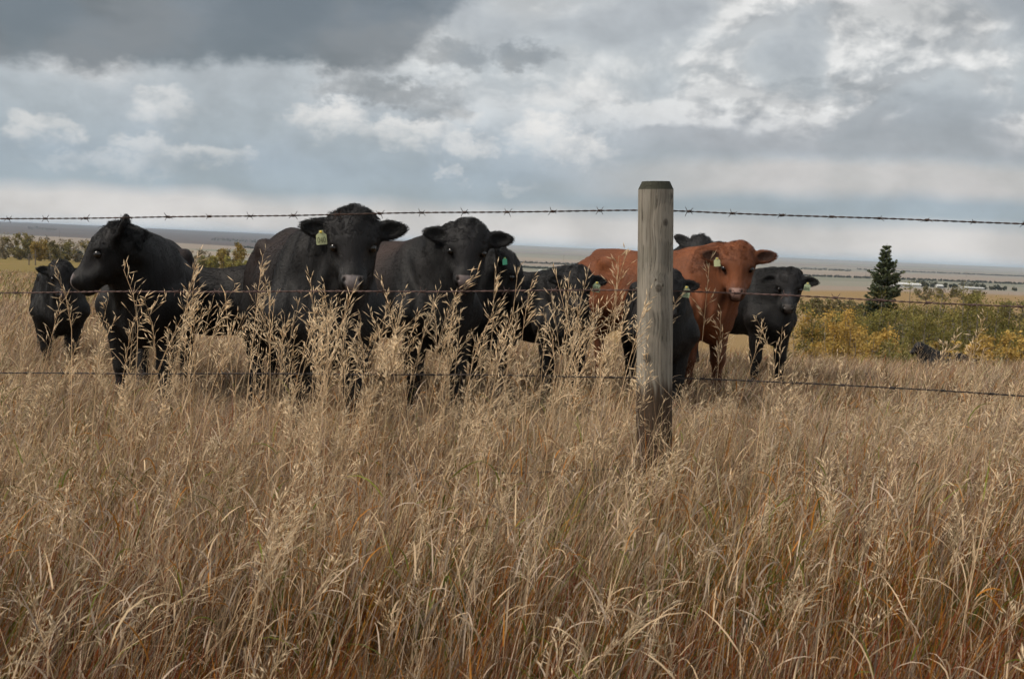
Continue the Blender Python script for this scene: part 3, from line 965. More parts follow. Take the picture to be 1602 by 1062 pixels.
# ------------------------------------------------------------------ fence
def tube(pts, rad, sides=6, closed_tip=False):
    """numpy tube along pts (n,3) with radius per point"""
    pts = np.asarray(pts, float)
    rad = np.broadcast_to(np.asarray(rad, float), (len(pts),))
    T = np.gradient(pts, axis=0)
    T /= np.linalg.norm(T, axis=1, keepdims=True) + 1e-12
    ref = np.where(np.abs(T[:, 2:3]) > 0.9, np.array([[1.0, 0, 0]]), np.array([[0, 0, 1.0]]))
    a = np.cross(T, ref)
    a /= np.linalg.norm(a, axis=1, keepdims=True) + 1e-12
    b = np.cross(T, a)
    th = np.linspace(0, 2 * math.pi, sides, endpoint=False)
    V = pts[:, None] + rad[:, None, None] * (np.cos(th)[None, :, None] * a[:, None] + np.sin(th)[None, :, None] * b[:, None])
    n = len(pts)
    i = np.arange(n - 1)[:, None] * sides
    j = np.arange(sides)[None]
    j2 = (j + 1) % sides
    Q = np.stack([i + j, i + sides + j, i + sides + j2, i + j2], -1).reshape(-1, 4)
    return V.reshape(-1, 3), Q


def join(parts):
    Vs, Qs, o = [], [], 0
    for V, Q in parts:
        Vs.append(V)
        Qs.append(np.asarray(Q) + o)
        o += len(V)
    return np.concatenate(Vs), np.concatenate(Qs)


def post_material():
    m, nt, b = new_mat('weathered_post')
    tc = nn(nt, 'ShaderNodeTexCoord').outputs['Object']
    x, y, z = sep(nt, tc)
    # knots at these object-space points pull the grain around them
    swirl = None
    core = None
    for (kx, kz, kr) in KNOTS:
        dx = mth(nt, 'SUBTRACT', x, kx)
        dz = mth(nt, 'MULTIPLY', mth(nt, 'SUBTRACT', z, kz), 0.75)
        r = mth(nt, 'SQRT', mth(nt, 'ADD', mth(nt, 'MULTIPLY', dx, dx), mth(nt, 'MULTIPLY', dz, dz)))
        s = mth(nt, 'MULTIPLY', sstep(nt, r, kr * 7, kr * 0.8), mth(nt, 'DIVIDE', r, kr))
        c = sstep(nt, r, kr * 1.1, kr * 0.6)
        swirl = s if swirl is None else mth(nt, 'ADD', swirl, s)
        core = c if core is None else mth(nt, 'MAXIMUM', core, c)
    mp = nn(nt, 'ShaderNodeMapping')
    put(nt, mp.inputs[0], tc)
    mp.inputs['Scale'].default_value = (1, 1, 0.045)
    wn = noise(nt, tc, 9.0, 3, 0.5)
    px = vmth(nt, 'ADD', mp.outputs[0], vmth(nt, 'MULTIPLY', xyz(nt, mth(nt, 'SUBTRACT', wn.outputs['Fac'], 0.5), 0.0, 0.0), (0.006, 0, 0)))
    px = vmth(nt, 'ADD', px, xyz(nt, mth(nt, 'MULTIPLY', swirl, 0.0035), 0.0, 0.0))
    g1 = noise(nt, px, 130.0, 5, 0.65).outputs['Fac']
    g2 = noise(nt, px, 34.0, 4, 0.6).outputs['Fac']
    g3 = noise(nt, tc, 14.0, 5, 0.6).outputs['Fac']
    col = mixc(nt, sstep(nt, g2, 0.32, 0.68), (0.185, 0.165, 0.135), (0.300, 0.275, 0.230))
    col = mixc(nt, mth(nt, 'MULTIPLY', sstep(nt, g1, 0.52, 0.32), 0.70), col, (0.085, 0.070, 0.054))
    col = mixc(nt, mth(nt, 'MULTIPLY', sstep(nt, g3, 0.45, 0.7), 0.35), col, (0.17, 0.16, 0.12))
    halo = mth(nt, 'MULTIPLY', sstep(nt, swirl, 0.8, 1.6), sstep(nt, swirl, 3.0, 1.8))
    col = mixc(nt, mth(nt, 'MULTIPLY', halo, 0.35), col, (0.36, 0.32, 0.26))
    rings = mth(nt, 'SINE', mth(nt, 'MULTIPLY', swirl, 9.0))
    col = mixc(nt, mth(nt, 'MULTIPLY', core, mth(nt, 'MULTIPLY_ADD', rings, 0.15, 0.72)), col, (0.060, 0.047, 0.036))
    crk = noise(nt, vmth(nt, 'MULTIPLY', px, (1, 1, 0.35)), 55.0, 2, 0.5).outputs['Fac']
    crack = mth(nt, 'MULTIPLY', sstep(nt, mth(nt, 'ABSOLUTE', mth(nt, 'SUBTRACT', crk, 0.5)), 0.018, 0.004), sstep(nt, g3, 0.45, 0.6))
    col = mixc(nt, mth(nt, 'MULTIPLY', crack, 0.85), col, (0.035, 0.028, 0.022))
    # the damp rubbed foot of the post is brown and gouged
    foot = sstep(nt, mth(nt, 'ADD', z, mth(nt, 'ADD', mth(nt, 'MULTIPLY', mth(nt, 'SUBTRACT', g2, 0.5), 0.16), mth(nt, 'MULTIPLY', mth(nt, 'SUBTRACT', g1, 0.5), 0.10))), _kz(584), _kz(616))
    col = mixc(nt, mth(nt, 'MULTIPLY', foot, 0.92), col, mixc(nt, g1, (0.020, 0.012, 0.008), (0.085, 0.052, 0.031)))
    # tarry algae on the sawn chamfer
    cap = sstep(nt, z, POST_H - 0.0300, POST_H - 0.0270)
    col = mixc(nt, mth(nt, 'MULTIPLY', cap, 0.92), col, mixc(nt, g3, (0.022, 0.026, 0.018), (0.060, 0.062, 0.045)))
    put(nt, b.inputs['Base Color'], col)
    b.inputs['Roughness'].default_value = 0.88
    b.inputs['Specular IOR Level'].default_value = 0.2
    bp = nn(nt, 'ShaderNodeBump')
    bp.inputs['Strength'].default_value = 0.75
    bp.inputs['Distance'].default_value = 0.004
    put(nt, bp.inputs['Height'], mth(nt, 'SUBTRACT', mth(nt, 'ADD', mth(nt, 'ADD', g1, mth(nt, 'MULTIPLY', g2, 0.7)), mth(nt, 'MULTIPLY', core, 0.5)), crack))
    put(nt, b.inputs['Normal'], bp.outputs[0])
    return m


FY = lambda X: 4.12 - 0.14 * (X - 0.52)                 # the fence line on plan
PP = P(1031, 700, 4.12)
POST_Z0 = float(ground(PP.x, 4.12))
_top = P(1027, 284, 4.12)
POST_H = _top.z - POST_Z0
_kz = lambda py: P(1027, py, 4.06).z - POST_Z0
KNOTS = [(0.028, _kz(347), 0.0100), (0.004, _kz(449), 0.0125), (-0.006, _kz(436), 0.0040), (0.020, _kz(445), 0.0050), (-0.033, _kz(559), 0.0135)]


def build_post():
    zs = np.concatenate([[-0.35], np.linspace(-0.1, POST_H - 0.029, 40), [POST_H - 0.0275, POST_H - 0.0005, POST_H]])
    seg = 120
    th = np.linspace(0, 2 * math.pi, seg, endpoint=False)
    gr = np.random.default_rng(8)
    g0, g1_, g2_ = gr.normal(0, 1, seg), gr.normal(0, 1, seg), gr.normal(0, 1, seg)
    V = []
    for k, zz in enumerate(zs):
        r = 0.0665 - 0.0045 * zz / POST_H
        rr = r * (1 + 0.012 * np.sin(3 * th + zz * 2) + 0.008 * np.sin(7 * th + zz * 5.0) + 0.006 * np.sin(zz * 17 + th))
        grv = g0 * math.cos(zz * 1.1) + g1_ * math.sin(zz * 1.7) + 0.5 * g2_ * math.sin(zz * 4.3)
        rr = rr - 0.0011 * np.clip(grv - 0.4, 0, 3)
        if zz < 0.5:
            rr = rr * (1 - 0.13 * np.clip((0.5 - zz) / 0.15, 0, 1) * (0.5 + 0.5 * np.sin(5 * th + 9 * zz)))
        for (kx, kz, kr) in KNOTS:
            dx = rr * np.cos(th) - kx
            d2 = dx ** 2 + ((zz - kz) * 0.75) ** 2
            rr = rr + np.where(np.sin(th) < 0, 0.0022 * np.exp(-d2 / (kr * 1.8) ** 2), 0)
        if k >= len(zs) - 2:
            rr = rr - 0.0125
        V.append(np.stack([rr * np.cos(th), rr * np.sin(th), np.full(seg, zz)], 1))
    V = np.concatenate(V)
    i = np.arange(len(zs) - 1)[:, None] * seg
    j = np.arange(seg)[None]
    Q = np.stack([i + j, i + (j + 1) % seg, i + seg + (j + 1) % seg, i + seg + j], -1).reshape(-1, 4)
    top = np.array([[(len(zs) - 1) * seg + q for q in range(seg)]])
    me = np_mesh('fence_post', V, [Q, top])
    me.polygons[len(me.polygons) - 1].use_smooth = False
    o = link('fence_post', me, None, post_material())
    o.location = (PP.x, 4.12, POST_Z0)
    o.rotation_euler = (math.radians(1.0), math.radians(-0.2) + math.atan2(_top.x - PP.x, POST_H), 0)
    tag(o, 'grey weathered round wooden fence post with dark chamfered top', 'fence post')


build_post()


def wire_material(name, a, b_, seed):
    m, nt, b = new_mat(name)
    geo = nn(nt, 'ShaderNodeNewGeometry').outputs['Position']
    n1 = noise(nt, vmth(nt, 'ADD', geo, (seed, 0, 0)), 14.0, 4, 0.6).outputs['Fac']
    n2 = noise(nt, geo, 160.0, 3, 0.6).outputs['Fac']
    col = mixc(nt, sstep(nt, n1, 0.35, 0.65), a, b_)
    col = mixc(nt, mth(nt, 'MULTIPLY', n2, 0.45), col, (0.03, 0.022, 0.02))
    put(nt, b.inputs['Base Color'], col)
    b.inputs['Metallic'].default_value = 0.35
    b.inputs['Roughness'].default_value = 0.6
    return m


def barb_mesh():
    parts = []
    t = np.linspace(0, 2 * math.pi * 2.2, 26)
    parts.append(tube(np.stack([np.linspace(-0.0055, 0.0055, 26), 0.0036 * np.cos(t), 0.0036 * np.sin(t)], 1), 0.0011, 5))
    t2 = t + math.pi
    parts.append(tube(np.stack([np.linspace(-0.0050, 0.0060, 26), 0.0037 * np.cos(t2), 0.0037 * np.sin(t2)], 1), 0.0011, 5))
    for (x0, ang, tilt) in ((-0.005, 1.2, -0.5), (0.005, 1.9, 0.55), (-0.004, 4.3, -0.35), (0.005, 5.0, 0.5)):
        d = np.array([math.sin(tilt), math.cos(ang) * math.cos(tilt), math.sin(ang) * math.cos(tilt)])
        s = np.linspace(0, 1, 4)[:, None]
        parts.append(tube(np.array([x0, 0, 0]) + d * (0.002 + s * 0.0165), [0.0012, 0.0011, 0.0010, 0.0002], 5))
    return np_mesh('barb', *join(parts))


BARB = barb_mesh()
WIRES = [
    ([(-420, 350), (0, 343), (330, 338.5), (660, 333.5), (1003, 329.5), (1056, 330), (1300, 339), (1602, 350), (1980, 364)], 'top strand of dark barbed wire, against the sky', (0.045, 0.034, 0.030), (0.085, 0.045, 0.030), (105, 65)),
    ([(-420, 462), (0, 458), (400, 456), (800, 455), (1003, 454), (1056, 455), (1300, 466), (1602, 480), (1980, 497)], 'second strand of rusty barbed wire, crossing the cattle', (0.10, 0.058, 0.048), (0.20, 0.125, 0.11), (18, 62)),
    ([(-420, 583), (0, 583), (400, 585), (800, 587), (1003, 590), (1056, 591), (1300, 601), (1602, 620), (1980, 642)], 'third strand of dark barbed wire, among the tall seed heads', (0.05, 0.042, 0.038), (0.09, 0.07, 0.06), (40, 66)),
    ([(-420, 742), (0, 744), (400, 744), (800, 740), (1003, 732), (1056, 730), (1300, 741), (1602, 760), (1980, 786)], 'lowest strand of barbed wire, nearly lost in the grass', (0.05, 0.042, 0.038), (0.09, 0.07, 0.06), (30, 68)),
]


def build_wires():
    for wi, (ctrl, label, ca, cb, (first, _)) in enumerate(WIRES):
        pts = []
        for (px, py) in ctrl:
            Y = 4.2
            for _ in range(8):
                Y = FY(P(px, py, Y).x)
            Y += 0.072 if 995 < px < 1065 else 0.06
            pts.append(np.array(P(px, py, Y)))
        pts = np.array(pts)
        # smooth path by x
        xs = np.arange(pts[0, 0], pts[-1, 0], 0.0055)
        path = np.stack([xs, np.interp(xs, pts[:, 0], pts[:, 1]), np.interp(xs, pts[:, 0], pts[:, 2])], 1)
        ker = np.hanning(61)
        ker /= ker.sum()
        for c in (1, 2):
            pad = np.pad(path[:, c], 30, mode='reflect', reflect_type='odd')
            path[:, c] = np.convolve(pad, ker, 'valid')
        path[:, 2] += 0.0022 * np.sin(xs * 2.3 + wi * 2) * np.sin(xs * 5.1)
        path[:, 1] += 0.003 * np.sin(xs * 3.1 + wi)
        ph = xs * (2 * math.pi / 0.058) + wi
        c0 = path[len(path) // 2].copy()
        mat = wire_material('wire_rust_%d' % wi, ca, cb, wi * 3.7)
        parts = []
        for s in (0, math.pi):
            o = np.stack([np.zeros_like(xs), 0.0017 * np.cos(ph + s), 0.0017 * np.sin(ph + s)], 1)
            parts.append(tube(path + o - c0, 0.0016, 5))
        root = link('barbed_wire', np_mesh('barbed_wire', *join(parts)), None, mat)
        root.location = c0
        tag(root, label, 'barbed wire', 'strands of the barbed wire fence')
        r = random.Random(wi * 7 + 3)
        bm = BARB if wi == 0 else BARB.copy()
        bm.materials.clear()
        bm.materials.append(mat)
        x = xs[0] + 0.05 + wi * 0.04
        while x < xs[-1] - 0.05:
            k = int((x - xs[0]) / 0.0055)
            if abs(x - PP.x) > 0.07:
                b = link('barb', bm, root)
                b.location = path[k] - c0
                b.rotation_euler = (r.uniform(0, 6.28), r.uniform(-0.15, 0.15), r.uniform(-0.15, 0.15))
                sc = r.uniform(0.95, 1.2)
                b.scale = (sc, sc, sc)
            x += 0.163 + r.uniform(-0.012, 0.012)


build_wires()


# ------------------------------------------------------------------ shrubs and trees
def leaf_material(name, trans=0.35):
    m, nt, b = new_mat(name)
    at = nn(nt, 'ShaderNodeAttribute', attribute_name='Col')
    put(nt, b.inputs['Base Color'], at.outputs['Color'])
    b.inputs['Roughness'].default_value = 0.62
    b.inputs['Specular IOR Level'].default_value = 0.22
    tr = nn(nt, 'ShaderNodeBsdfTranslucent')
    put(nt, tr.inputs['Color'], at.outputs['Color'])
    mx = nn(nt, 'ShaderNodeMixShader')
    mx.inputs[0].default_value = trans
    nt.links.new(b.outputs[0], mx.inputs[1])
    nt.links.new(tr.outputs[0], mx.inputs[2])
    out = [n for n in nt.nodes if n.type == 'OUTPUT_MATERIAL'][0]
    nt.links.new(mx.outputs[0], out.inputs[0])
    return m


MAT_LEAF = leaf_material('leaves')
MAT_NEEDLE = leaf_material('needles', 0.12)


def bark(name, a, b_):
    m, nt, b = new_mat(name)
    tc = nn(nt, 'ShaderNodeTexCoord').outputs['Object']
    n1 = noise(nt, vmth(nt, 'MULTIPLY', tc, (1, 1, 0.3)), 14.0, 4, 0.6).outputs['Fac']
    put(nt, b.inputs['Base Color'], mixc(nt, n1, a, b_))
    b.inputs['Roughness'].default_value = 0.9
    return m


MAT_BARK = bark('bark', (0.10, 0.085, 0.065), (0.25, 0.22, 0.18))
MAT_BARK_DARK = bark('spruce_bark', (0.045, 0.034, 0.025), (0.11, 0.085, 0.06))


def leaf_quads(C, size, cols, r):
    """diamond leaves at centres C with random orientation"""
    n = len(C)
    a = r.normal(size=(n, 3))
    a /= np.linalg.norm(a, axis=1, keepdims=True)
    b = r.normal(size=(n, 3))
    b -= a * (a * b).sum(1, keepdims=True)
    b /= np.linalg.norm(b, axis=1, keepdims=True)
    s = size * r.uniform(0.6, 1.35, (n, 1))
    V = np.stack([C + a * s, C + b * s * 0.62, C - a * s, C - b * s * 0.62], 1).reshape(-1, 3)
    Q = np.arange(4 * n).reshape(-1, 4)
    return V, Q, np.repeat(cols, 4, 0)


def shrub(name, label, cat, group, base, height, width, cols, seed, leaves=1500, leaf=0.06, stems=7, bare=0.25, upright=1.0):
    """a multi-stemmed shrub or small tree: stems that fork, leaves hung in clumps along their upper lengths"""
    r = np.random.default_rng(seed)
    root = empty(name, base)
    tag(root, label, cat, group)
    tips, parts = [], []
    for i in range(stems):
        a = r.uniform(0, 2 * math.pi)
        rad = width * 0.5 * math.sqrt(r.uniform(0.02, 1)) * upright
        hh = height * r.uniform(0.72, 1.0) * (1 - 0.25 * (rad / (width * 0.5)) ** 2)
        b0 = np.array([math.cos(a), math.sin(a), 0]) * width * 0.10 * r.uniform(0, 1)
        b1 = np.array([math.cos(a) * rad, math.sin(a) * rad, hh])
        s = np.linspace(0, 1, 7)[:, None]
        bend = np.array([math.cos(a), math.sin(a), 0]) * rad * 0.25
        path = b0 + (b1 - b0) * s + bend * np.sin(s * math.pi) + r.normal(0, 0.012 * height, (7, 3)) * s
        r0 = 0.010 * height + 0.004
        parts.append(tube(path, np.linspace(r0, r0 * 0.2, 7), 5))
        for k in range(6):
            t = r.uniform(bare, 0.97)
            p = path[int(t * 6)] + (path[min(6, int(t * 6) + 1)] - path[int(t * 6)]) * ((t * 6) % 1)
            d = r.normal(size=3)
            d[2] = abs(d[2]) * 0.8
            d /= np.linalg.norm(d)
            q = p + d * height * r.uniform(0.10, 0.2) * (1.15 - t * 0.6)
            parts.append(tube(np.array([p, (p + q) / 2 + r.normal(0, 0.006 * height, 3), q]), [r0 * 0.35, r0 * 0.25, r0 * 0.08], 4))
            tips.append((p + q) / 2)
            tips.append(q)
        tips.append(path[6])
    link('trunk', np_mesh('trunk', *join(parts)), root, MAT_BARK)
    tips = np.array(tips)
    n = leaves
    ci = r.integers(0, len(tips), n)
    C = tips[ci] + r.normal(0, 1, (n, 3)) * np.array([0.075, 0.075, 0.065]) * (0.6 * height + 0.4 * width) * 0.55
    C[:, 2] = np.maximum(C[:, 2], 0.02 * height)
    pal = np.array(cols)
    clump = r.uniform(0.65, 1.3, (len(tips), 1))
    cc = pal[r.integers(0, len(pal), len(tips))][ci] * 0.6 + pal[r.integers(0, len(pal), n)] * 0.4
    cc = cc * clump[ci] * r.uniform(0.8, 1.2, (n, 1))
    V, Q, cv = leaf_quads(C, leaf, cc, r)
    link('crown', np_mesh('crown', V, Q, False, cv), root, MAT_LEAF)
    return root


GOLD = [(0.50, 0.31, 0.075), (0.55, 0.37, 0.105), (0.42, 0.28, 0.08), (0.42, 0.32, 0.09)]
GREEN = [(0.20, 0.19, 0.055), (0.25, 0.215, 0.065), (0.15, 0.15, 0.045), (0.30, 0.235, 0.065)]
OLIVE = [(0.19, 0.165, 0.065), (0.23, 0.18, 0.075), (0.14, 0.13, 0.055)]
BARE = [(0.22, 0.19, 0.13), (0.17, 0.145, 0.105), (0.26, 0.21, 0.13)]
BROWNRED = [(0.10, 0.045, 0.03), (0.08, 0.05, 0.03), (0.13, 0.06, 0.03)]


def at_px(px, y):
    X = P(px, 450, y).x
    return (X, y, float(ground(X, y)) - 0.02)


if 'trees' not in SKIP:
    R0 = random.Random(5)
    # the thicket below the crest on the right: (px, depth, height, width, palette, leaves)
    thick = [
        (1272, 27, 2.10, 1.5, GREEN), (1296, 26, 1.94, 1.7, GOLD), (1322, 24, 1.57, 1.6, GOLD), (1345, 26, 1.89, 1.6, GOLD), (1366, 25, 1.67, 1.4, GOLD), (1392, 30, 2.76, 1.6, GREEN),
        (1418, 29, 2.82, 1.7, GREEN), (1442, 33, 3.60, 1.9, GREEN), (1462, 28, 2.64, 1.5, GREEN), (1483, 31, 3.24, 1.3, BROWNRED), (1505, 29, 2.94, 1.7, GREEN), (1528, 32, 3.48, 1.8, GREEN),
        (1556, 30, 3.00, 1.8, GREEN), (1585, 28, 2.82, 1.8, GREEN), (1612, 31, 3.24, 1.9, GREEN), (1645, 30, 3.00, 1.9, OLIVE), (1680, 29, 2.48, 2.0, GOLD),
        (1478, 22, 1.17, 0.9, GOLD), (1520, 21, 1.12, 1.0, GOLD), (1560, 21.5, 1.37, 1.0, GOLD), (1592, 21, 1.27, 1.0, GOLD), (1408, 23, 1.37, 1.0, GREEN), (1380, 38, 2.88, 2.2, OLIVE), (1310, 36, 3.12, 2.4, GREEN), (1470, 40, 4.08, 2.4, OLIVE), (1545, 41, 3.84, 2.6, OLIVE), (1630, 40, 3.96, 2.6, GREEN),
    ]
    nm = {id(GOLD): ('golden-leaved', 'gold'), id(GREEN): ('green-leaved', 'green'), id(OLIVE): ('olive-brown', 'olive'), id(BROWNRED): ('dark reddish', 'red')}
    lab = {id(GOLD): 'golden bush in the thicket below the crest', id(GREEN): 'green bush in the thicket below the crest',
           id(OLIVE): 'olive-brown bush at the back of the thicket', id(BROWNRED): 'dark red-brown bare bush among the green bushes'}
    ORD = ['first', 'second', 'third', 'fourth', 'fifth', 'sixth', 'seventh', 'eighth', 'ninth', 'tenth', 'eleventh', 'twelfth', 'thirteenth', 'fourteenth', 'fifteenth', 'sixteenth', 'seventeenth', 'eighteenth', 'nineteenth', 'twentieth']

    def rank(items, px):
        return ORD[sorted(items).index(px)]
    def kin(pal, lo):
        return [q[0] for q in thick if q[4] is pal and (q[2] < 1.4) == lo]
    for i, (px, y, hh, ww, pal) in enumerate(thick):
        low = hh < 1.4 and pal is GOLD
        text = 'low golden bush before the green thicket' if low else ('small green bush by the foot of the spruce' if hh < 1.4 else lab[id(pal)])
        if len(kin(pal, hh < 1.4)) > 1:
            text = text + ', ' + rank(kin(pal, hh < 1.4), px) + ' of its kind from the left'
        shrub('bush', text, 'bush',
              'low golden bushes on the field edge' if low else 'bushes of the thicket, ' + nm[id(pal)][1], at_px(px, y), hh * R0.uniform(0.92, 1.08), ww, pal, 100 + i,
              leaves=int(2000 * hh * ww ** 0.5) + 900 if pal is not BROWNRED else 900, leaf=0.026, stems=9, bare=0.12)
    # the far tree row on the left and beyond the calf
    row = [(-60, 195, 5.2, 6, OLIVE), (-25, 205, 5.0, 6, BARE), (8, 200, 4.6, 5.5, BARE), (30, 196, 5.0, 5, OLIVE), (47, 210, 4.6, 4.5, BARE), (62, 195, 4.2, 3.4, [(0.30, 0.21, 0.06), (0.24, 0.18, 0.06)]), (80, 205, 4.6, 5, BARE),
           (99, 200, 4.4, 5, OLIVE), (120, 208, 4.6, 5, BARE), (145, 200, 4.2, 5, OLIVE), (170, 204, 4.4, 5, BARE), (205, 200, 4.4, 5, OLIVE), (240, 200, 4.4, 5, BARE), (275, 206, 4.4, 5, OLIVE), (308, 200, 4.4, 4.5, BARE), (326, 190, 3.4, 5.0, [(0.20, 0.17, 0.06), (0.16, 0.15, 0.05)]),
           (363, 182, 5.4, 5.0, [(0.25, 0.165, 0.045), (0.21, 0.16, 0.05), (0.19, 0.16, 0.05)]), (346, 172, 3.0, 5.5, GREEN), (378, 170, 2.8, 5.0, GREEN), (420, 190, 4, 5, OLIVE)]
    for i, (px, y, hh, ww, pal) in enumerate(row):
        gold = i == 16
        plainrow = [q[0] for j, q in enumerate(row) if j not in (5, 16)]
        shrub('tree', 'round yellow-gold tree standing alone between two black cows' if gold else ('yellowing tree in the far row beyond the left pasture' if i == 5 else 'thin tree in the far row across the pasture, ' + rank(plainrow, px) + ' from the left'),
              'tree', None if gold or i == 5 else 'far row of trees across the pasture', at_px(px, y), hh, ww, [tuple(1.35 * q for q in c) for c in pal], 300 + i, leaves=6000 if gold else 2600 if pal is not BARE else 1300, leaf=0.14, stems=12 if gold else 8, bare=0.06, upright=0.9)  # far palette lightened: distance haze put into the leaf colours
    # olive bank of shrubs beyond the thicket and at the right edge
    bank = [(1284, 150, 3.0, 7, OLIVE), (1306, 158, 2.6, 7, OLIVE), (1328, 152, 2.2, 7, OLIVE), (1349, 160, 2.2, 6, OLIVE), (1576, 170, 2.6, 6, GREEN), (1600, 165, 3.2, 7, OLIVE), (1630, 168, 3.4, 7, OLIVE), (1452, 250, 3, 7, OLIVE), (1480, 260, 3, 8, OLIVE), (1515, 255, 3, 8, OLIVE)]
    for i, (px, y, hh, ww, pal) in enumerate(bank):
        shrub('shrub', 'olive shrub in the far hedge across the field, ' + rank([q[0] for q in bank], px) + ' from the left', 'shrub', 'far hedge across the straw field', at_px(px, y), hh, ww, pal, 500 + i, leaves=1100, leaf=0.17, stems=8, bare=0.05)


def spruce(base, height, width):
    r = np.random.default_rng(77)
    root = empty('spruce_tree', base)
    tag(root, 'dark green spruce standing alone above the golden bushes', 'tree')
    zs = np.linspace(-0.2, height, 14)
    path = np.stack([0.02 * np.sin(zs * 2), 0.02 * np.cos(zs * 1.7), zs], 1)
    link('trunk', np_mesh('trunk', *tube(path, np.linspace(0.10, 0.008, 14), 8)), root, MAT_BARK_DARK)
    C, D = [], []
    lev = 30
    for i in range(lev):
        f = (i + r.uniform(-0.3, 0.3)) / lev
        z0 = height * (0.04 + 0.95 * f)
        L = width * 0.5 * (1 - f) ** 0.80 * (1.0 + 0.08 * math.sin(i * 2.1)) * r.uniform(0.8, 1.15) + 0.08
        nb = int(13 - 5 * f)
        a0 = r.uniform(0, 6.28)
        for k in range(nb):
            a = a0 + 2 * math.pi * k / nb + r.normal(0, 0.25)
            l = L * r.uniform(0.50, 1.25)
            drop = (0.40 - 0.75 * f) * l
            m = max(6, int(l / 0.022))
            for s in np.linspace(0.10, 1, m):
                p = np.array([math.cos(a) * l * s, math.sin(a) * l * s, z0 - drop * s + 0.25 * l * s * s])
                w = 0.30 * l * (1 - 0.6 * s) + 0.03
                for q in range(3):
                    side = r.uniform(-1, 1)
                    pp = p + np.array([-math.sin(a), math.cos(a), 0]) * side * w + np.array([0, 0, r.normal(0, 0.03) - 0.06 * abs(side)])
                    dd = np.array([math.cos(a + side * 0.8), math.sin(a + side * 0.8), r.normal(-0.25, 0.45)])
                    C.append(pp)
                    D.append(dd / np.linalg.norm(dd))
    C, D = np.array(C), np.array(D)
    n = len(C)
    b = np.cross(D, r.normal(size=(n, 3)))
    b /= np.linalg.norm(b, axis=1, keepdims=True)
    s = r.uniform(0.05, 0.11, (n, 1))
    V = np.stack([C + D * s, C + b * s * 0.45, C - D * s * 0.8, C - b * s * 0.45], 1).reshape(-1, 3)
    Q = np.arange(4 * n).reshape(-1, 4)
    col = np.array([0.064, 0.080, 0.042]) * r.uniform(0.5, 1.7, (n, 1)) + np.array([0.012, 0.010, 0.0]) * r.random((n, 1))
    link('crown', np_mesh('crown', V, Q, False, np.repeat(col, 4, 0)), root, MAT_NEEDLE)


if 'trees' not in SKIP:
    sb = at_px(1383, 62)
    stop = P(1384, 381, 62)
    spruce(sb, stop.z - sb[2], 3.5)


# ------------------------------------------------------------------ far farmyards, poles, tree belts
def shed(label, px, y, w, d, h, roof, wallc, roofc, rot=0.0):
    base = at_px(px, y)
    root = empty('farm_shed', base, rot)
    tag(root, label, 'shed', 'farm sheds in the valley')
    W, D = w / 2, d / 2
    V = np.array([(-W, -D, -1), (W, -D, -1), (W, D, -1), (-W, D, -1), (-W, -D, h), (W, -D, h), (W, D, h), (-W, D, h), (-W, 0, h + roof - 0.08), (W, 0, h + roof - 0.08)], float)
    me = bpy.data.meshes.new('wall')
    me.from_pydata([tuple(v) for v in V], [], [(0, 1, 5, 4), (2, 3, 7, 6), (1, 2, 6, 9, 5), (3, 0, 4, 8, 7)])
    link('wall', me, root, wallc)
    o = 0.35
    k = roof / D
    rv = [(-W - o, -D - o, h - o * k), (W + o, -D - o, h - o * k), (W + o, 0, h + roof), (-W - o, 0, h + roof), (W + o, D + o, h - o * k), (-W - o, D + o, h - o * k)]
    rv += [(x, yy, z - 0.12) for x, yy, z in rv]
    me = bpy.data.meshes.new('roof')
    me.from_pydata(rv, [], [(0, 1, 2, 3), (3, 2, 4, 5), (7, 6, 9, 8), (8, 9, 11, 10), (0, 6, 7, 1), (5, 4, 10, 11), (1, 7, 8, 2), (2, 8, 10, 4), (3, 9, 6, 0), (5, 11, 9, 3)])
    link('roof', me, root, roofc)
    dv = [(-1.6, -D - 0.05, 0), (1.6, -D - 0.05, 0), (1.6, -D - 0.05, min(h * 0.85, 2.6)), (-1.6, -D - 0.05, min(h * 0.85, 2.6))]
    dv += [(x, -D - 0.01, z) for x, _, z in dv]
    me = bpy.data.meshes.new('door')
    me.from_pydata(dv, [], [(0, 1, 2, 3), (4, 7, 6, 5), (0, 4, 5, 1), (1, 5, 6, 2), (2, 6, 7, 3), (3, 7, 4, 0)])
    link('door', me, root, plain('door_grey', (0.3, 0.3, 0.3)))
    return root


MAT_WHITE = plain('white_siding', (0.62, 0.62, 0.60), 0.6)
MAT_TIN = plain('tin_roof', (0.62, 0.62, 0.62), 0.45)
MAT_GREY = plain('grey_siding', (0.35, 0.34, 0.33), 0.7)
MAT_POLE = bark('pole_wood', (0.10, 0.08, 0.06), (0.22, 0.18, 0.14))


def pole(px, y, h, label, arm=True, name='utility_pole', cat='utility pole', group='utility poles on the plain', rad=0.14):
    b = at_px(px, y)
    root = empty(name, b)
    tag(root, label, cat, group)
    link('shaft', np_mesh('shaft', *tube(np.array([(0, 0, -0.5), (0, 0, h * 0.5), (0, 0, h)]), [rad, rad * 0.9, rad * 0.75], 8)), root, MAT_POLE)
    if arm:
        link('crossarm', np_mesh('crossarm', *tube(np.array([(-1.2, -0.2, h - 0.5), (0, -0.2, h - 0.5), (1.2, -0.2, h - 0.5)]), 0.08, 4)), root, MAT_POLE)


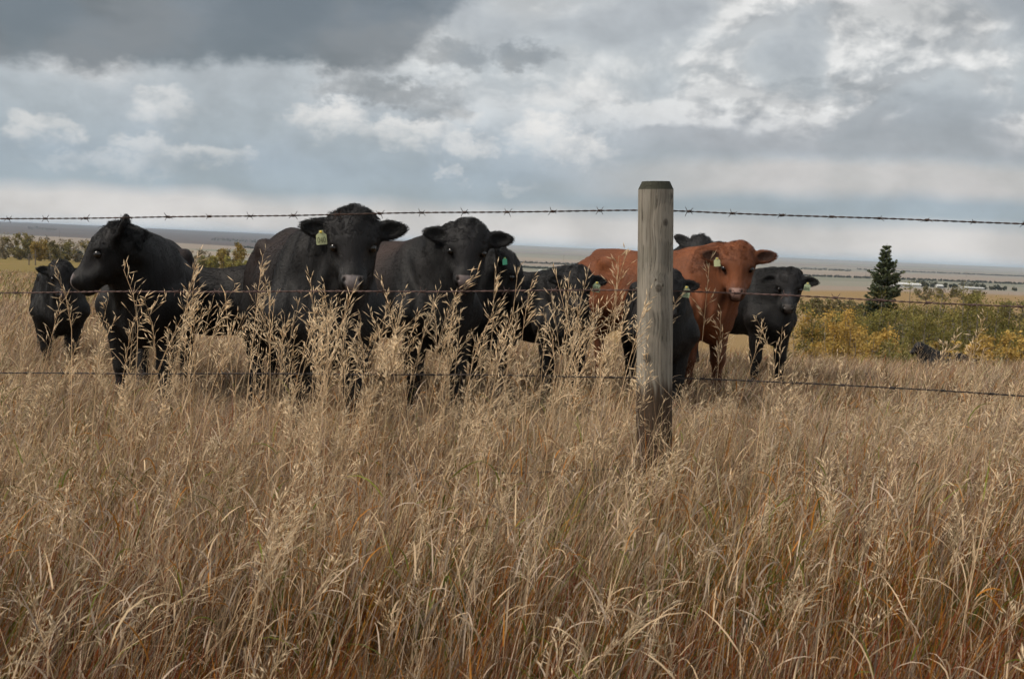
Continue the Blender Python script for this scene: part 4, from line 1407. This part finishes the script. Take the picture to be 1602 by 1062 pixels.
def belt(name, label, segs, seed, leaf, cols, dens):
    """distant tree belt that reads as one mass"""
    r = np.random.default_rng(seed)
    Cs, cc = [], []
    pal = np.array(cols)
    for (px0, px1, y0, y1, h) in segs:
        a, b = np.array(at_px(px0, y0)), np.array(at_px(px1, y1))
        n = max(3, int(np.linalg.norm(a - b) / (h * 0.40)))
        for i in range(n):
            if r.random() < 0.05:
                continue
            c = a + (b - a) * (i + r.uniform(-0.4, 0.4)) / n
            c[1] += r.normal(0, h)
            c[2] = float(ground(c[0], c[1]))
            hh, ww = h * r.uniform(0.55, 1.15), h * r.uniform(0.6, 1.1)
            q = r.normal(size=(dens, 3))
            q *= (r.random((dens, 1)) ** 0.4) / np.linalg.norm(q, axis=1, keepdims=True)
            Cs.append(c + q * np.array([ww * 0.5, ww * 0.5, hh * 0.5]) + np.array([0, 0, hh * 0.5]))
            cc.append(pal[r.integers(0, len(pal))] * r.uniform(0.7, 1.25, (dens, 1)))
    V, Q, cv = leaf_quads(np.concatenate(Cs), leaf, np.concatenate(cc), r)
    o = link(name, np_mesh(name, V, Q, False, cv), None, MAT_LEAF)
    tag(o, label, 'tree belt', None, 'stuff')


if 'trees' not in SKIP:
    shed('long white shed beyond the spruce, low in the valley', 1417, 520, 11.5, 6, 1.6, 0.6, MAT_WHITE, MAT_WHITE)
    shed('tiny white shed right of the long white shed', 1469, 540, 2.4, 3, 1.4, 0.5, MAT_WHITE, MAT_WHITE)
    shed('low white shed far right in the valley', 1522, 560, 9, 5, 0.9, 0.3, MAT_GREY, MAT_WHITE)
    shed('very long white shed on the plain behind the profile cow and red rump', 870, 900, 27, 8, 1.4, 0.6, MAT_WHITE, MAT_WHITE)
    shed('short white shed beside the very long one', 846, 905, 4, 5, 1.5, 0.6, MAT_WHITE, MAT_WHITE)
    shed('small white shed just above the back of the rightmost calf', 1182, 430, 3.4, 4, 1.8, 0.9, MAT_WHITE, MAT_WHITE)
    for px, y, h, where in ((1353, 1500, 9, 'just left of the spruce'), (1510, 1700, 9, 'right of the spruce'), (1203, 1600, 9, 'above the rightmost calf'), (905, 2000, 10, 'close to the red rump'), (880, 1900, 10, 'above the very long shed'), (92, 1500, 9, 'left of the profile cow')):
        pole(px, y, h, 'thin utility pole far out on the plain, ' + where)
    pole(45, 122, 1.25, 'shorter wooden gate post across the left pasture', False, 'wooden_post', 'post', None, 0.07)
    pole(55, 122, 1.65, 'taller wooden gate post across the left pasture', False, 'wooden_post', 'post', None, 0.075)
    belt('treeline', 'dark far tree belts on the plain', [(1160, 1700, 1300, 1150, 2.4), (1425, 1462, 900, 900, 5), (1505, 1535, 820, 820, 4.5), (1440, 1500, 640, 640, 2.6), (1530, 1580, 600, 600, 2.6), (790, 960, 1150, 1150, 2.4), (800, 1000, 1500, 1500, 3),
                                                          (1340, 1700, 2600, 2600, 4), (1250, 1330, 2000, 2000, 4), (-100, 420, 260, 255, 2.6), (380, 800, 1400, 1300, 3), (40, 90, 2500, 2500, 9), (330, 420, 2300, 2300, 7)], 9, 0.55, [(0.055, 0.060, 0.032), (0.075, 0.070, 0.035), (0.045, 0.055, 0.035)], 45)


# ------------------------------------------------------------------ grass
def vnoise(x, y, s, seed):
    """cheap smooth value noise"""
    r = np.random.default_rng(seed)
    G = r.random((64, 64))
    u, v = x / s + 31.7, y / s + 17.3
    i, j = np.floor(u).astype(int), np.floor(v).astype(int)
    f, g = u - i, v - j
    f, g = f * f * (3 - 2 * f), g * g * (3 - 2 * g)
    i, j = i % 63, j % 63
    return (G[i, j] * (1 - f) + G[i + 1, j] * f) * (1 - g) + (G[i, j + 1] * (1 - f) + G[i + 1, j + 1] * f) * g


def ribbon(root, length, width, az, lean, curl, nseg, cols, twist, power=1.5):
    """blades as tapered ribbons: (n,3) roots; returns V, quads, tris, cols"""
    n = len(root)
    t = np.linspace(0, 1, nseg + 1)
    th = lean[:, None] + curl[:, None] * t[None] ** power
    ds = length[:, None] / nseg
    hx = np.concatenate([np.zeros((n, 1)), np.cumsum(np.sin((th[:, 1:] + th[:, :-1]) / 2) * ds, 1)], 1)
    hz = np.concatenate([np.zeros((n, 1)), np.cumsum(np.cos((th[:, 1:] + th[:, :-1]) / 2) * ds, 1)], 1)
    ca, sa = np.cos(az)[:, None], np.sin(az)[:, None]
    ctr = np.stack([root[:, :1] + hx * ca, root[:, 1:2] + hx * sa, root[:, 2:3] + hz], -1)
    tw = twist[:, None] + 1.2 * (t[None] - 0.5) * np.sign(twist[:, None])
    # width vector: horizontal, rolled about the blade
    wx, wy = -np.sin(az)[:, None] * np.cos(tw) + ca * np.sin(tw) * np.cos(th), ca * np.cos(tw) + sa * np.sin(tw) * np.cos(th)
    wz = -np.sin(tw) * np.sin(th)
    prof = np.minimum(1.0, 0.55 + 1.6 * t) * (1 - t ** 1.6)
    W = width[:, None] * 0.5 * prof[None]
    off = np.stack([wx * W, wy * W, wz * W], -1)
    Lv, Rv = ctr - off, ctr + off
    V = np.empty((n, 2 * nseg + 1, 3), np.float32)
    V[:, 0:2 * nseg:2] = Lv[:, :-1]
    V[:, 1:2 * nseg:2] = Rv[:, :-1]
    V[:, -1] = ctr[:, -1]
    b = (np.arange(n) * (2 * nseg + 1))[:, None]
    k = np.arange(nseg - 1)[None] * 2
    Q = np.stack([b + k, b + k + 1, b + k + 3, b + k + 2], -1).reshape(-1, 4)
    T = np.stack([b[:, 0] + 2 * nseg - 2, b[:, 0] + 2 * nseg - 1, b[:, 0] + 2 * nseg], 1)
    C = np.repeat(cols[:, None], 2 * nseg + 1, 1).reshape(-1, 3)
    return V.reshape(-1, 3), Q, T, C


class Heap:
    def __init__(self):
        self.V, self.Q, self.T, self.C, self.n = [], [], [], [], 0

    def add(self, V, Q, T, C):
        self.V.append(V.astype(np.float32))
        self.C.append(C.astype(np.float32))
        if len(Q):
            self.Q.append(Q + self.n)
        if len(T):
            self.T.append(T + self.n)
        self.n += len(V)

    def build(self, name, mat, label):
        faces = []
        if self.Q:
            faces.append(np.concatenate(self.Q))
        if self.T:
            faces.append(np.concatenate(self.T))
        me = np_mesh(name, np.concatenate(self.V), faces, True, np.concatenate(self.C))
        o = link(name, me, None, mat)
        tag(o, label, 'grass', None, 'stuff')
        return o


STRAW, TAN, GREY, OCHRE, RUST, OLV = (np.array(c) for c in ((0.65, 0.475, 0.295), (0.33, 0.215, 0.120), (0.52, 0.405, 0.30), (0.46, 0.190, 0.030), (0.33, 0.078, 0.026), (0.170, 0.190, 0.028)))
PAL = np.stack([STRAW, TAN, GREY, OCHRE, RUST, OLV])


def scatter(n, y0, y1, margin=1.0, x0=None, x1=None, power=1.0):
    """points spread over the view wedge, even per unit of ground"""
    out = []
    m = 0
    while m < n:
        y = y0 + (y1 - y0) * rng.random(2 * n)
        hw = 0.475 * y + margin
        keep = rng.random(2 * n) < hw / (0.475 * y1 + margin)
        y, hw = y[keep], hw[keep]
        x = rng.uniform(-1, 1, len(y)) * hw
        out.append(np.stack([x, y], 1))
        m += len(y)
    p = np.concatenate(out)[:n]
    return p[:, 0], p[:, 1]


def tufts(heap, ntuft, per, y0, y1, hlo, hhi, wlo, whi, nseg, mix, lean=(0.05, 0.5), curl=(0.1, 1.0), spread=0.06, margin=1.0, wind=0.6, xs=None, tone=1.0):
    x, y = scatter(ntuft, y0, y1, margin) if xs is None else xs
    if y0 >= 0.9 and y0 < 3.0:
        k = vnoise(x, y, 0.33, 12) + 0.25 * rng.random(len(x)) > 0.40
        x, y = x[k], y[k]
    ntuft = len(x)
    # colours drift in patches: some tufts ripen orange or stay green
    p = np.tile(np.array(mix, float), (ntuft, 1))
    p[:, 3] *= 0.3 + 2.2 * vnoise(x, y, 0.55, 3) ** 2
    p[:, 4] *= 0.1 + 3.0 * vnoise(x, y, 0.45, 4) ** 3
    p[:, 5] *= 0.1 + 3.0 * vnoise(x, y, 0.50, 5) ** 3
    p[:, 0] *= 0.5 + 1.2 * vnoise(x, y, 0.8, 6)
    p[:, 2] *= 0.4 + 1.3 * vnoise(x, y, 0.7, 7)
    cum = np.cumsum(p / p.sum(1, keepdims=True), 1)
    kind = (rng.random((ntuft, 1)) > cum).sum(1).clip(0, 5)
    n = ntuft * per
    ti = np.repeat(np.arange(ntuft), per)
    bx = x[ti] + rng.normal(0, spread, n)
    by = y[ti] + rng.normal(0, spread, n)
    k2 = np.where(rng.random(n) < 0.62, kind[ti], (rng.random((n, 1)) > cum[ti]).sum(1).clip(0, 5))
    cols = PAL[k2] * rng.uniform(0.40, 1.25, (n, 1)) * (0.72 + 0.5 * vnoise(bx, by, 0.6, 15))[:, None] * (1 + rng.normal(0, 0.05, (n, 3)))
    hgt = (hlo + (hhi - hlo) * rng.beta(2, 2, n)) * (0.72 + 0.5 * vnoise(bx, by, 0.9, 8))
    wid = rng.uniform(wlo, whi, n)
    az = np.where(rng.random(n) < wind, rng.normal(0.15, 0.75, n), rng.uniform(0, 2 * math.pi, n))
    ln = rng.uniform(lean[0], lean[1], n)
    cu = curl[0] + (curl[1] - curl[0]) * rng.random(n) ** 1.4
    root = np.stack([bx, by, ground(bx, by) - 0.01], 1)
    heap.add(*ribbon(root, hgt, wid, az, ln, cu, nseg, np.clip(cols * tone, 0.005, 0.8), rng.uniform(-1.4, 1.4, n)))


MAT_GRASS = leaf_material('dry_grass', 0.30)
MAT_SEED = leaf_material('seed_heads', 0.38)

if 'grass' not in SKIP:
    hp = Heap()
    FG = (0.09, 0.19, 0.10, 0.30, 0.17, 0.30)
    # verge in front of the fence
    tufts(hp, 2700, 13, 1.0, 3.2, 0.20, 0.50, 0.0028, 0.0066, 5, FG, lean=(0.08, 0.60), curl=(0.0, 0.6), margin=0.6, wind=0.78, tone=0.80)  # near leaves browner, and toned down further to paint in a vignette
    tufts(hp, 3000, 13, 3.2, 5.6, 0.26, 0.60, 0.0030, 0.0066, 5, (0.34, 0.28, 0.18, 0.12, 0.05, 0.08), lean=(0.04, 0.45), curl=(0.0, 0.8), margin=0.8, wind=0.6)
    # lodged dead leaves: pale ones arching over, darker ones lying in the sward
    tufts(hp, 800, 8, 1.0, 5.4, 0.16, 0.38, 0.003, 0.0062, 6, (0.45, 0.10, 0.45, 0, 0, 0), lean=(0.2, 0.9), curl=(0.6, 2.2), spread=0.09, margin=0.6, wind=0.55)
    tufts(hp, 1300, 9, 1.0, 5.6, 0.15, 0.35, 0.003, 0.006, 4, (0.06, 0.74, 0.20, 0, 0, 0), lean=(0.8, 1.45), curl=(0.0, 0.4), spread=0.10, margin=0.6, wind=0.4, tone=0.75)  # flattened thatch, its dark tone standing in for shade between the blades
    # culms carrying dry curled leaves: each leaf leaves its own culm part way up
    cx, cy_ = scatter(5200, 1.0, 5.6, 0.6)
    nc = len(cx)
    cl = rng.uniform(0.32, 0.62, nc)
    caz = rng.normal(0.15, 1.0, nc)
    cln = rng.uniform(0.05, 0.40, nc)
    cb = np.stack([cx, cy_, ground(cx, cy_) - 0.01], 1)
    ccol = PAL[rng.choice([0, 1, 2], nc, p=[0.5, 0.3, 0.2])] * rng.uniform(0.6, 1.15, (nc, 1))
    hp.add(*ribbon(cb, cl, np.full(nc, 0.0030), caz, cln, np.zeros(nc), 2, ccol, rng.uniform(-1, 1, nc)))
    li = np.repeat(np.arange(nc), 4)
    nl = len(li)
    fr = rng.uniform(0.35, 0.98, nl) * cl[li]
    lr = cb[li] + np.stack([np.cos(caz[li]) * np.sin(cln[li]), np.sin(caz[li]) * np.sin(cln[li]), np.cos(cln[li])], 1) * fr[:, None]
    keep = rng.random(nl) < np.clip((lr[:, 1] - 0.6) / 3.0, 0.25, 1)
    li, lr = li[keep], lr[keep]
    nl = len(li)
    lcol = np.where(rng.random((nl, 1)) < 0.75, PAL[rng.choice([0, 2], nl)], PAL[rng.choice([1, 3, 5], nl)]) * rng.uniform(0.6, 1.3, (nl, 1))
    hp.add(*ribbon(lr, rng.uniform(0.05, 0.15, nl), rng.uniform(0.0026, 0.0056, nl), rng.uniform(0, 6.283, nl), rng.uniform(0.1, 0.8, nl), rng.uniform(0.2, 2.2, nl), 5, np.clip(lcol, 0, 0.8), rng.uniform(-1.4, 1.4, nl)))
    # ungrazed tufts crowd the foot of the post
    gx, gy = PP.x + rng.normal(0, 0.16, 46), 4.12 - np.abs(rng.normal(0.13, 0.14, 46)) - 0.05
    tufts(hp, 0, 14, 0, 0, 0.45, 0.80, 0.003, 0.006, 5, (0.42, 0.25, 0.18, 0.08, 0.03, 0.06), lean=(0.02, 0.3), curl=(0.0, 0.9), spread=0.04, xs=(gx, gy))
    # grazed pasture behind it
    PG = (0.42, 0.30, 0.22, 0.045, 0.01, 0.02)
    tufts(hp, 4600, 11, 5.6, 9.0, 0.16, 0.36, 0.0045, 0.0085, 4, PG, lean=(0.03, 0.55), curl=(0.1, 1.3), spread=0.07, wind=0.5)
    tufts(hp, 5600, 9, 9.0, 14.0, 0.18, 0.40, 0.006, 0.012, 3, PG, lean=(0.03, 0.55), curl=(0.1, 1.3), spread=0.09, wind=0.5)
    tufts(hp, 5000, 8, 14.0, 24.0, 0.20, 0.42, 0.010, 0.018, 3, PG, lean=(0.03, 0.6), curl=(0.1, 1.2), spread=0.12, wind=0.5)
    # the pasture falls away to the left: yellow-green, short
    x, y = scatter(9000, 24.0, 75.0, 1.0)
    k = x < 0.06 * y
    tufts(hp, 0, 8, 0, 0, 0.20, 0.42, 0.025, 0.05, 2, (0.50, 0.16, 0.06, 0.05, 0.0, 0.30), spread=0.25, xs=(x[k], y[k]))
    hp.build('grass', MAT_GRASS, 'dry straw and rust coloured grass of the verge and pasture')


# ------------------------------------------------------------------ seed-headed stalks
def stalk_proto(seed, nodes, rich, nod, flat=1.0):
    """one unit-height stalk with a panicle; returns V, Q, T and a 0/1 seed mask"""
    r = np.random.default_rng(seed)
    Vs, Qs, Ts, Ms, o = [], [], [], [], 0

    def put_(V, Q, T, m):
        nonlocal o
        Vs.append(np.asarray(V, float))
        if len(Q):
            Qs.append(np.asarray(Q) + o)
        if len(T):
            Ts.append(np.asarray(T) + o)
        Ms.append(np.full(len(V), m))
        o += len(V)
    z = np.linspace(0, 1, 10)
    nodx = nod * np.clip((z - 0.70) / 0.30, 0, 1) ** 2
    path = np.stack([nodx, 0 * z, z - 0.35 * nodx], 1)
    V, Q = tube(path, np.linspace(0.0019, 0.0008, 10), 3)
    put_(V, Q, [], 0.0)

    def on(t):
        n = nod * max(0, (t - 0.70) / 0.30) ** 2
        return np.array([n, 0, t - 0.35 * n])
    side = r.uniform(0, 6.28)
    for i in range(nodes):
        t = 0.79 + 0.205 * (i + r.uniform(-0.2, 0.2)) / (nodes - 1)
        t = min(t, 0.999)
        p = on(t)
        f = i / (nodes - 1)
        nb = max(1, int(round(rich * (1.2 - 0.7 * f) + r.uniform(-0.6, 0.6))))
        for b in range(nb):
            a = side + r.normal(0, 1.0) + (math.pi if i % 2 else 0) * r.uniform(0.3, 1.0)
            L = r.uniform(0.018, 0.060) * (1.15 - 0.75 * f)
            el = r.uniform(0.75, 1.35)
            d = np.array([math.cos(a) * math.cos(el) + 0.35 * (nod > 0.03), math.sin(a) * math.cos(el) * flat, math.sin(el)])
            d /= np.linalg.norm(d)
            q = p + d * L
            w = np.cross(d, [0, 0, 1.0])
            w = w / (np.linalg.norm(w) + 1e-9) * 0.0005
            put_([p - w, p + w, q + w, q - w], [(0, 1, 2, 3)], [], 0.2)
            for sp in range(1 + (r.random() < 0.55)):
                dd = d + np.array([r.normal(0, 0.25), r.normal(0, 0.25), -r.uniform(0.0, 0.35 + 6 * nod)])
                dd /= np.linalg.norm(dd)
                ls = r.uniform(0.024, 0.040)
                s0 = q - d * L * 0.45 * sp
                e = np.cross(dd, r.normal(size=3))
                e /= np.linalg.norm(e)
                g = np.cross(dd, e)
                wd = r.uniform(0.0015, 0.0023)
                c = s0 + dd * ls * 0.42
                put_([s0, c + e * wd, c + g * wd * 0.7, c - e * wd, c - g * wd * 0.7, s0 + dd * ls], [], [(0, 2, 1), (0, 3, 2), (0, 4, 3), (0, 1, 4), (5, 1, 2), (5, 2, 3), (5, 3, 4), (5, 4, 1)], 1.0)
    # one or two dry stem leaves
    for t, l in ((r.uniform(0.35, 0.5), r.uniform(0.12, 0.22)), (r.uniform(0.55, 0.68), r.uniform(0.10, 0.18))):
        rt = on(t)[None]
        V, Q, T, _ = ribbon(rt, np.array([l]), np.array([0.0042]), np.array([r.uniform(0, 6.28)]), np.array([r.uniform(0.2, 0.6)]), np.array([r.uniform(0.6, 2.2)]), 5, np.ones((1, 3)), np.array([r.uniform(-1, 1)]))
        put_(V, Q, T, 0.0)
    return np.concatenate(Vs), np.concatenate(Qs), np.concatenate(Ts), np.concatenate(Ms)


PROTO = [stalk_proto(40 + i, 7 + i % 3, 2.5 + 0.6 * (i % 3), (0, 0.012, 0.05, 0.0, 0.09, 0.02, 0.0, 0.03, 0.0, 0.14)[i]) for i in range(10)]
PROTO_LO = [stalk_proto(80 + i, 5, 1.6, (0, 0.03, 0.08, 0.0)[i]) for i in range(4)]


def stalks(heap, x, y, hgt, protos, lean=0.10, bend=0.10, tone=1.0):
    n = len(x)
    which = rng.integers(0, len(protos), n)
    for w in range(len(protos)):
        idx = np.nonzero(which == w)[0]
        if not len(idx):
            continue
        V, Q, T, M = protos[w]
        m, nv = len(idx), len(V)
        h = hgt[idx][:, None]
        rot = rng.uniform(0, 2 * math.pi, m)[:, None]
        z = V[None, :, 2] * h
        # keep seed size real: the head grows less than the stalk
        px, py = V[None, :, 0] * (0.4 + 0.6 * h), V[None, :, 1] * (0.4 + 0.6 * h)
        qx, qy = px * np.cos(rot) - py * np.sin(rot), px * np.sin(rot) + py * np.cos(rot)
        la = rng.normal(0.1, 1.1, m)[:, None]
        ll = np.abs(rng.normal(lean, lean * 0.8, m))[:, None]
        bb = np.abs(rng.normal(bend, bend, m))[:, None]
        s = z * ll + bb * (z / h) ** 2.2 * h
        X = x[idx][:, None] + qx + np.cos(la) * s
        Y = y[idx][:, None] + qy + np.sin(la) * s
        Z = ground(x[idx], y[idx])[:, None] + z * (1 - 0.35 * ll ** 2 - 0.4 * bb ** 2)
        base = np.array([0.94, 0.76, 0.52]) * tone * rng.uniform(0.78, 1.18, (m, 1, 1))
        stem = np.array([0.80, 0.60, 0.38]) * tone * rng.uniform(0.7, 1.2, (m, 1, 1))
        C = stem * (1 - M)[None, :, None] + base * M[None, :, None] * rng.uniform(0.85, 1.15, (m, nv, 1))
        off = (np.arange(m) * nv)[:, None, None]
        heap.add(np.stack([X, Y, Z], -1).reshape(-1, 3), (Q[None] + off).reshape(-1, 4), (T[None] + off).reshape(-1, 3), C.reshape(-1, 3))


if 'grass' not in SKIP:
    sp = Heap()
    # tall ungrazed stalks along the fence, thickest left of the post
    n = 260
    px = np.concatenate([rng.uniform(-150, 1000, int(n * 0.84)), rng.uniform(1000, 1800, n - int(n * 0.84))])
    # they stand in bunches
    cl = rng.choice([20, 70, 130, 215, 265, 300, 390, 420, 470, 500, 545, 590, 650, 690, 720, 780, 830, 860, 900, 930, 965, 1110, 1190, 1350, 1480], n)
    bun = rng.random(n) < 0.72
    px = np.where(bun, cl + rng.normal(0, 16, n), px)
    y = rng.uniform(3.75, 5.15, n)
    y[px > 985] = rng.uniform(3.6, 5.3, (px > 985).sum())
    x = (px - 801) / 1800 * y
    hgt = 0.58 + 0.52 * rng.beta(1.5, 1.5, n)
    hgt[px > 1000] -= 0.12
    hgt[px < 150] -= 0.06
    # none rises across the faces that look over the wire
    for lo_, hi_, tip in ((515, 595, 470), (695, 772, 468), (1115, 1195, 470)):
        k = (px > lo_) & (px < hi_)
        lim = np.array([P(a_, tip, b_).z for a_, b_ in zip(px[k], y[k])]) - ground(x[k], y[k])
        hgt[k] = np.minimum(hgt[k], lim * rng.uniform(0.86, 1.0, k.sum()))
    stalks(sp, x, y, hgt, PROTO, 0.10, 0.08)
    # named tall ones that stand up before the cattle (px, py of the tip)
    tall = [(205, 400), (122, 405), (262, 398), (293, 402), (383, 396), (440, 445), (482, 452), (655, 398), (700, 452), (782, 420), (870, 425), (965, 395), (925, 385), (600, 450), (505, 440), (1105, 410), (330, 430)]
    tx = np.array([t[0] for t in tall]) + rng.normal(0, 4, len(tall))
    ty = rng.uniform(3.95, 4.6, len(tall))
    X = (tx - 801) / 1800 * ty
    Z = np.array([P(t[0], t[1], yy).z for t, yy in zip(tall, ty)])
    stalks(sp, X - 0.03, ty, Z - ground(X, ty), PROTO, 0.05, 0.05)
    # shorter heads through the verge
    x, y = scatter(520, 2.2, 5.6, 0.5)
    stalks(sp, x, y, rng.uniform(0.40, 0.68, len(x)), PROTO, 0.22, 0.14, 0.92)
    x, y = scatter(26, 1.25, 2.2, 0.3)
    stalks(sp, x, y, rng.uniform(0.48, 0.70, len(x)), PROTO, 0.2, 0.12, 0.9)
    # two tall near ones at the right, out of focus
    xx, yy = np.array([0.92, 1.02, 0.70]), np.array([2.3, 2.5, 2.4])
    stalks(sp, xx, yy, np.array([0.90, 0.78, 0.70]), PROTO[:4], 0.03, 0.03)
    # thin heads over the pasture
    x, y = scatter(1500, 5.6, 15.0, 1.0)
    stalks(sp, x, y, rng.uniform(0.30, 0.50, len(x)), PROTO_LO, 0.20, 0.12, 0.9)
    sp.build('seed_grass', MAT_SEED, 'tall pale seed-headed grass stalks along the fence and field')


# ------------------------------------------------------------------ the air over the plain
if 'haze' not in SKIP:
    hv = [(-15000, -60, -24), (15000, -60, -24), (15000, 14200, -24), (-15000, 14200, -24), (-15000, -60, 26), (15000, -60, 26), (15000, 14200, 26), (-15000, 14200, 26)]
    me = bpy.data.meshes.new('haze')
    me.from_pydata(hv, [], [(0, 3, 2, 1), (4, 5, 6, 7), (0, 1, 5, 4), (1, 2, 6, 5), (2, 3, 7, 6), (3, 0, 4, 7)])
    hm = bpy.data.materials.new('haze_air')
    hm.use_nodes = True
    nt = hm.node_tree
    nt.nodes.clear()
    pv = nn(nt, 'ShaderNodeVolumePrincipled')
    pv.inputs['Color'].default_value = (0.66, 0.82, 1.0, 1)
    pv.inputs['Density'].default_value = 0.0001
    pv.inputs['Anisotropy'].default_value = 0.2
    out = nn(nt, 'ShaderNodeOutputMaterial')
    nt.links.new(pv.outputs[0], out.inputs['Volume'])
    o = link('haze', me, None, hm)
    tag(o, 'thin pale haze over the distant plain', None, None, 'stuff')
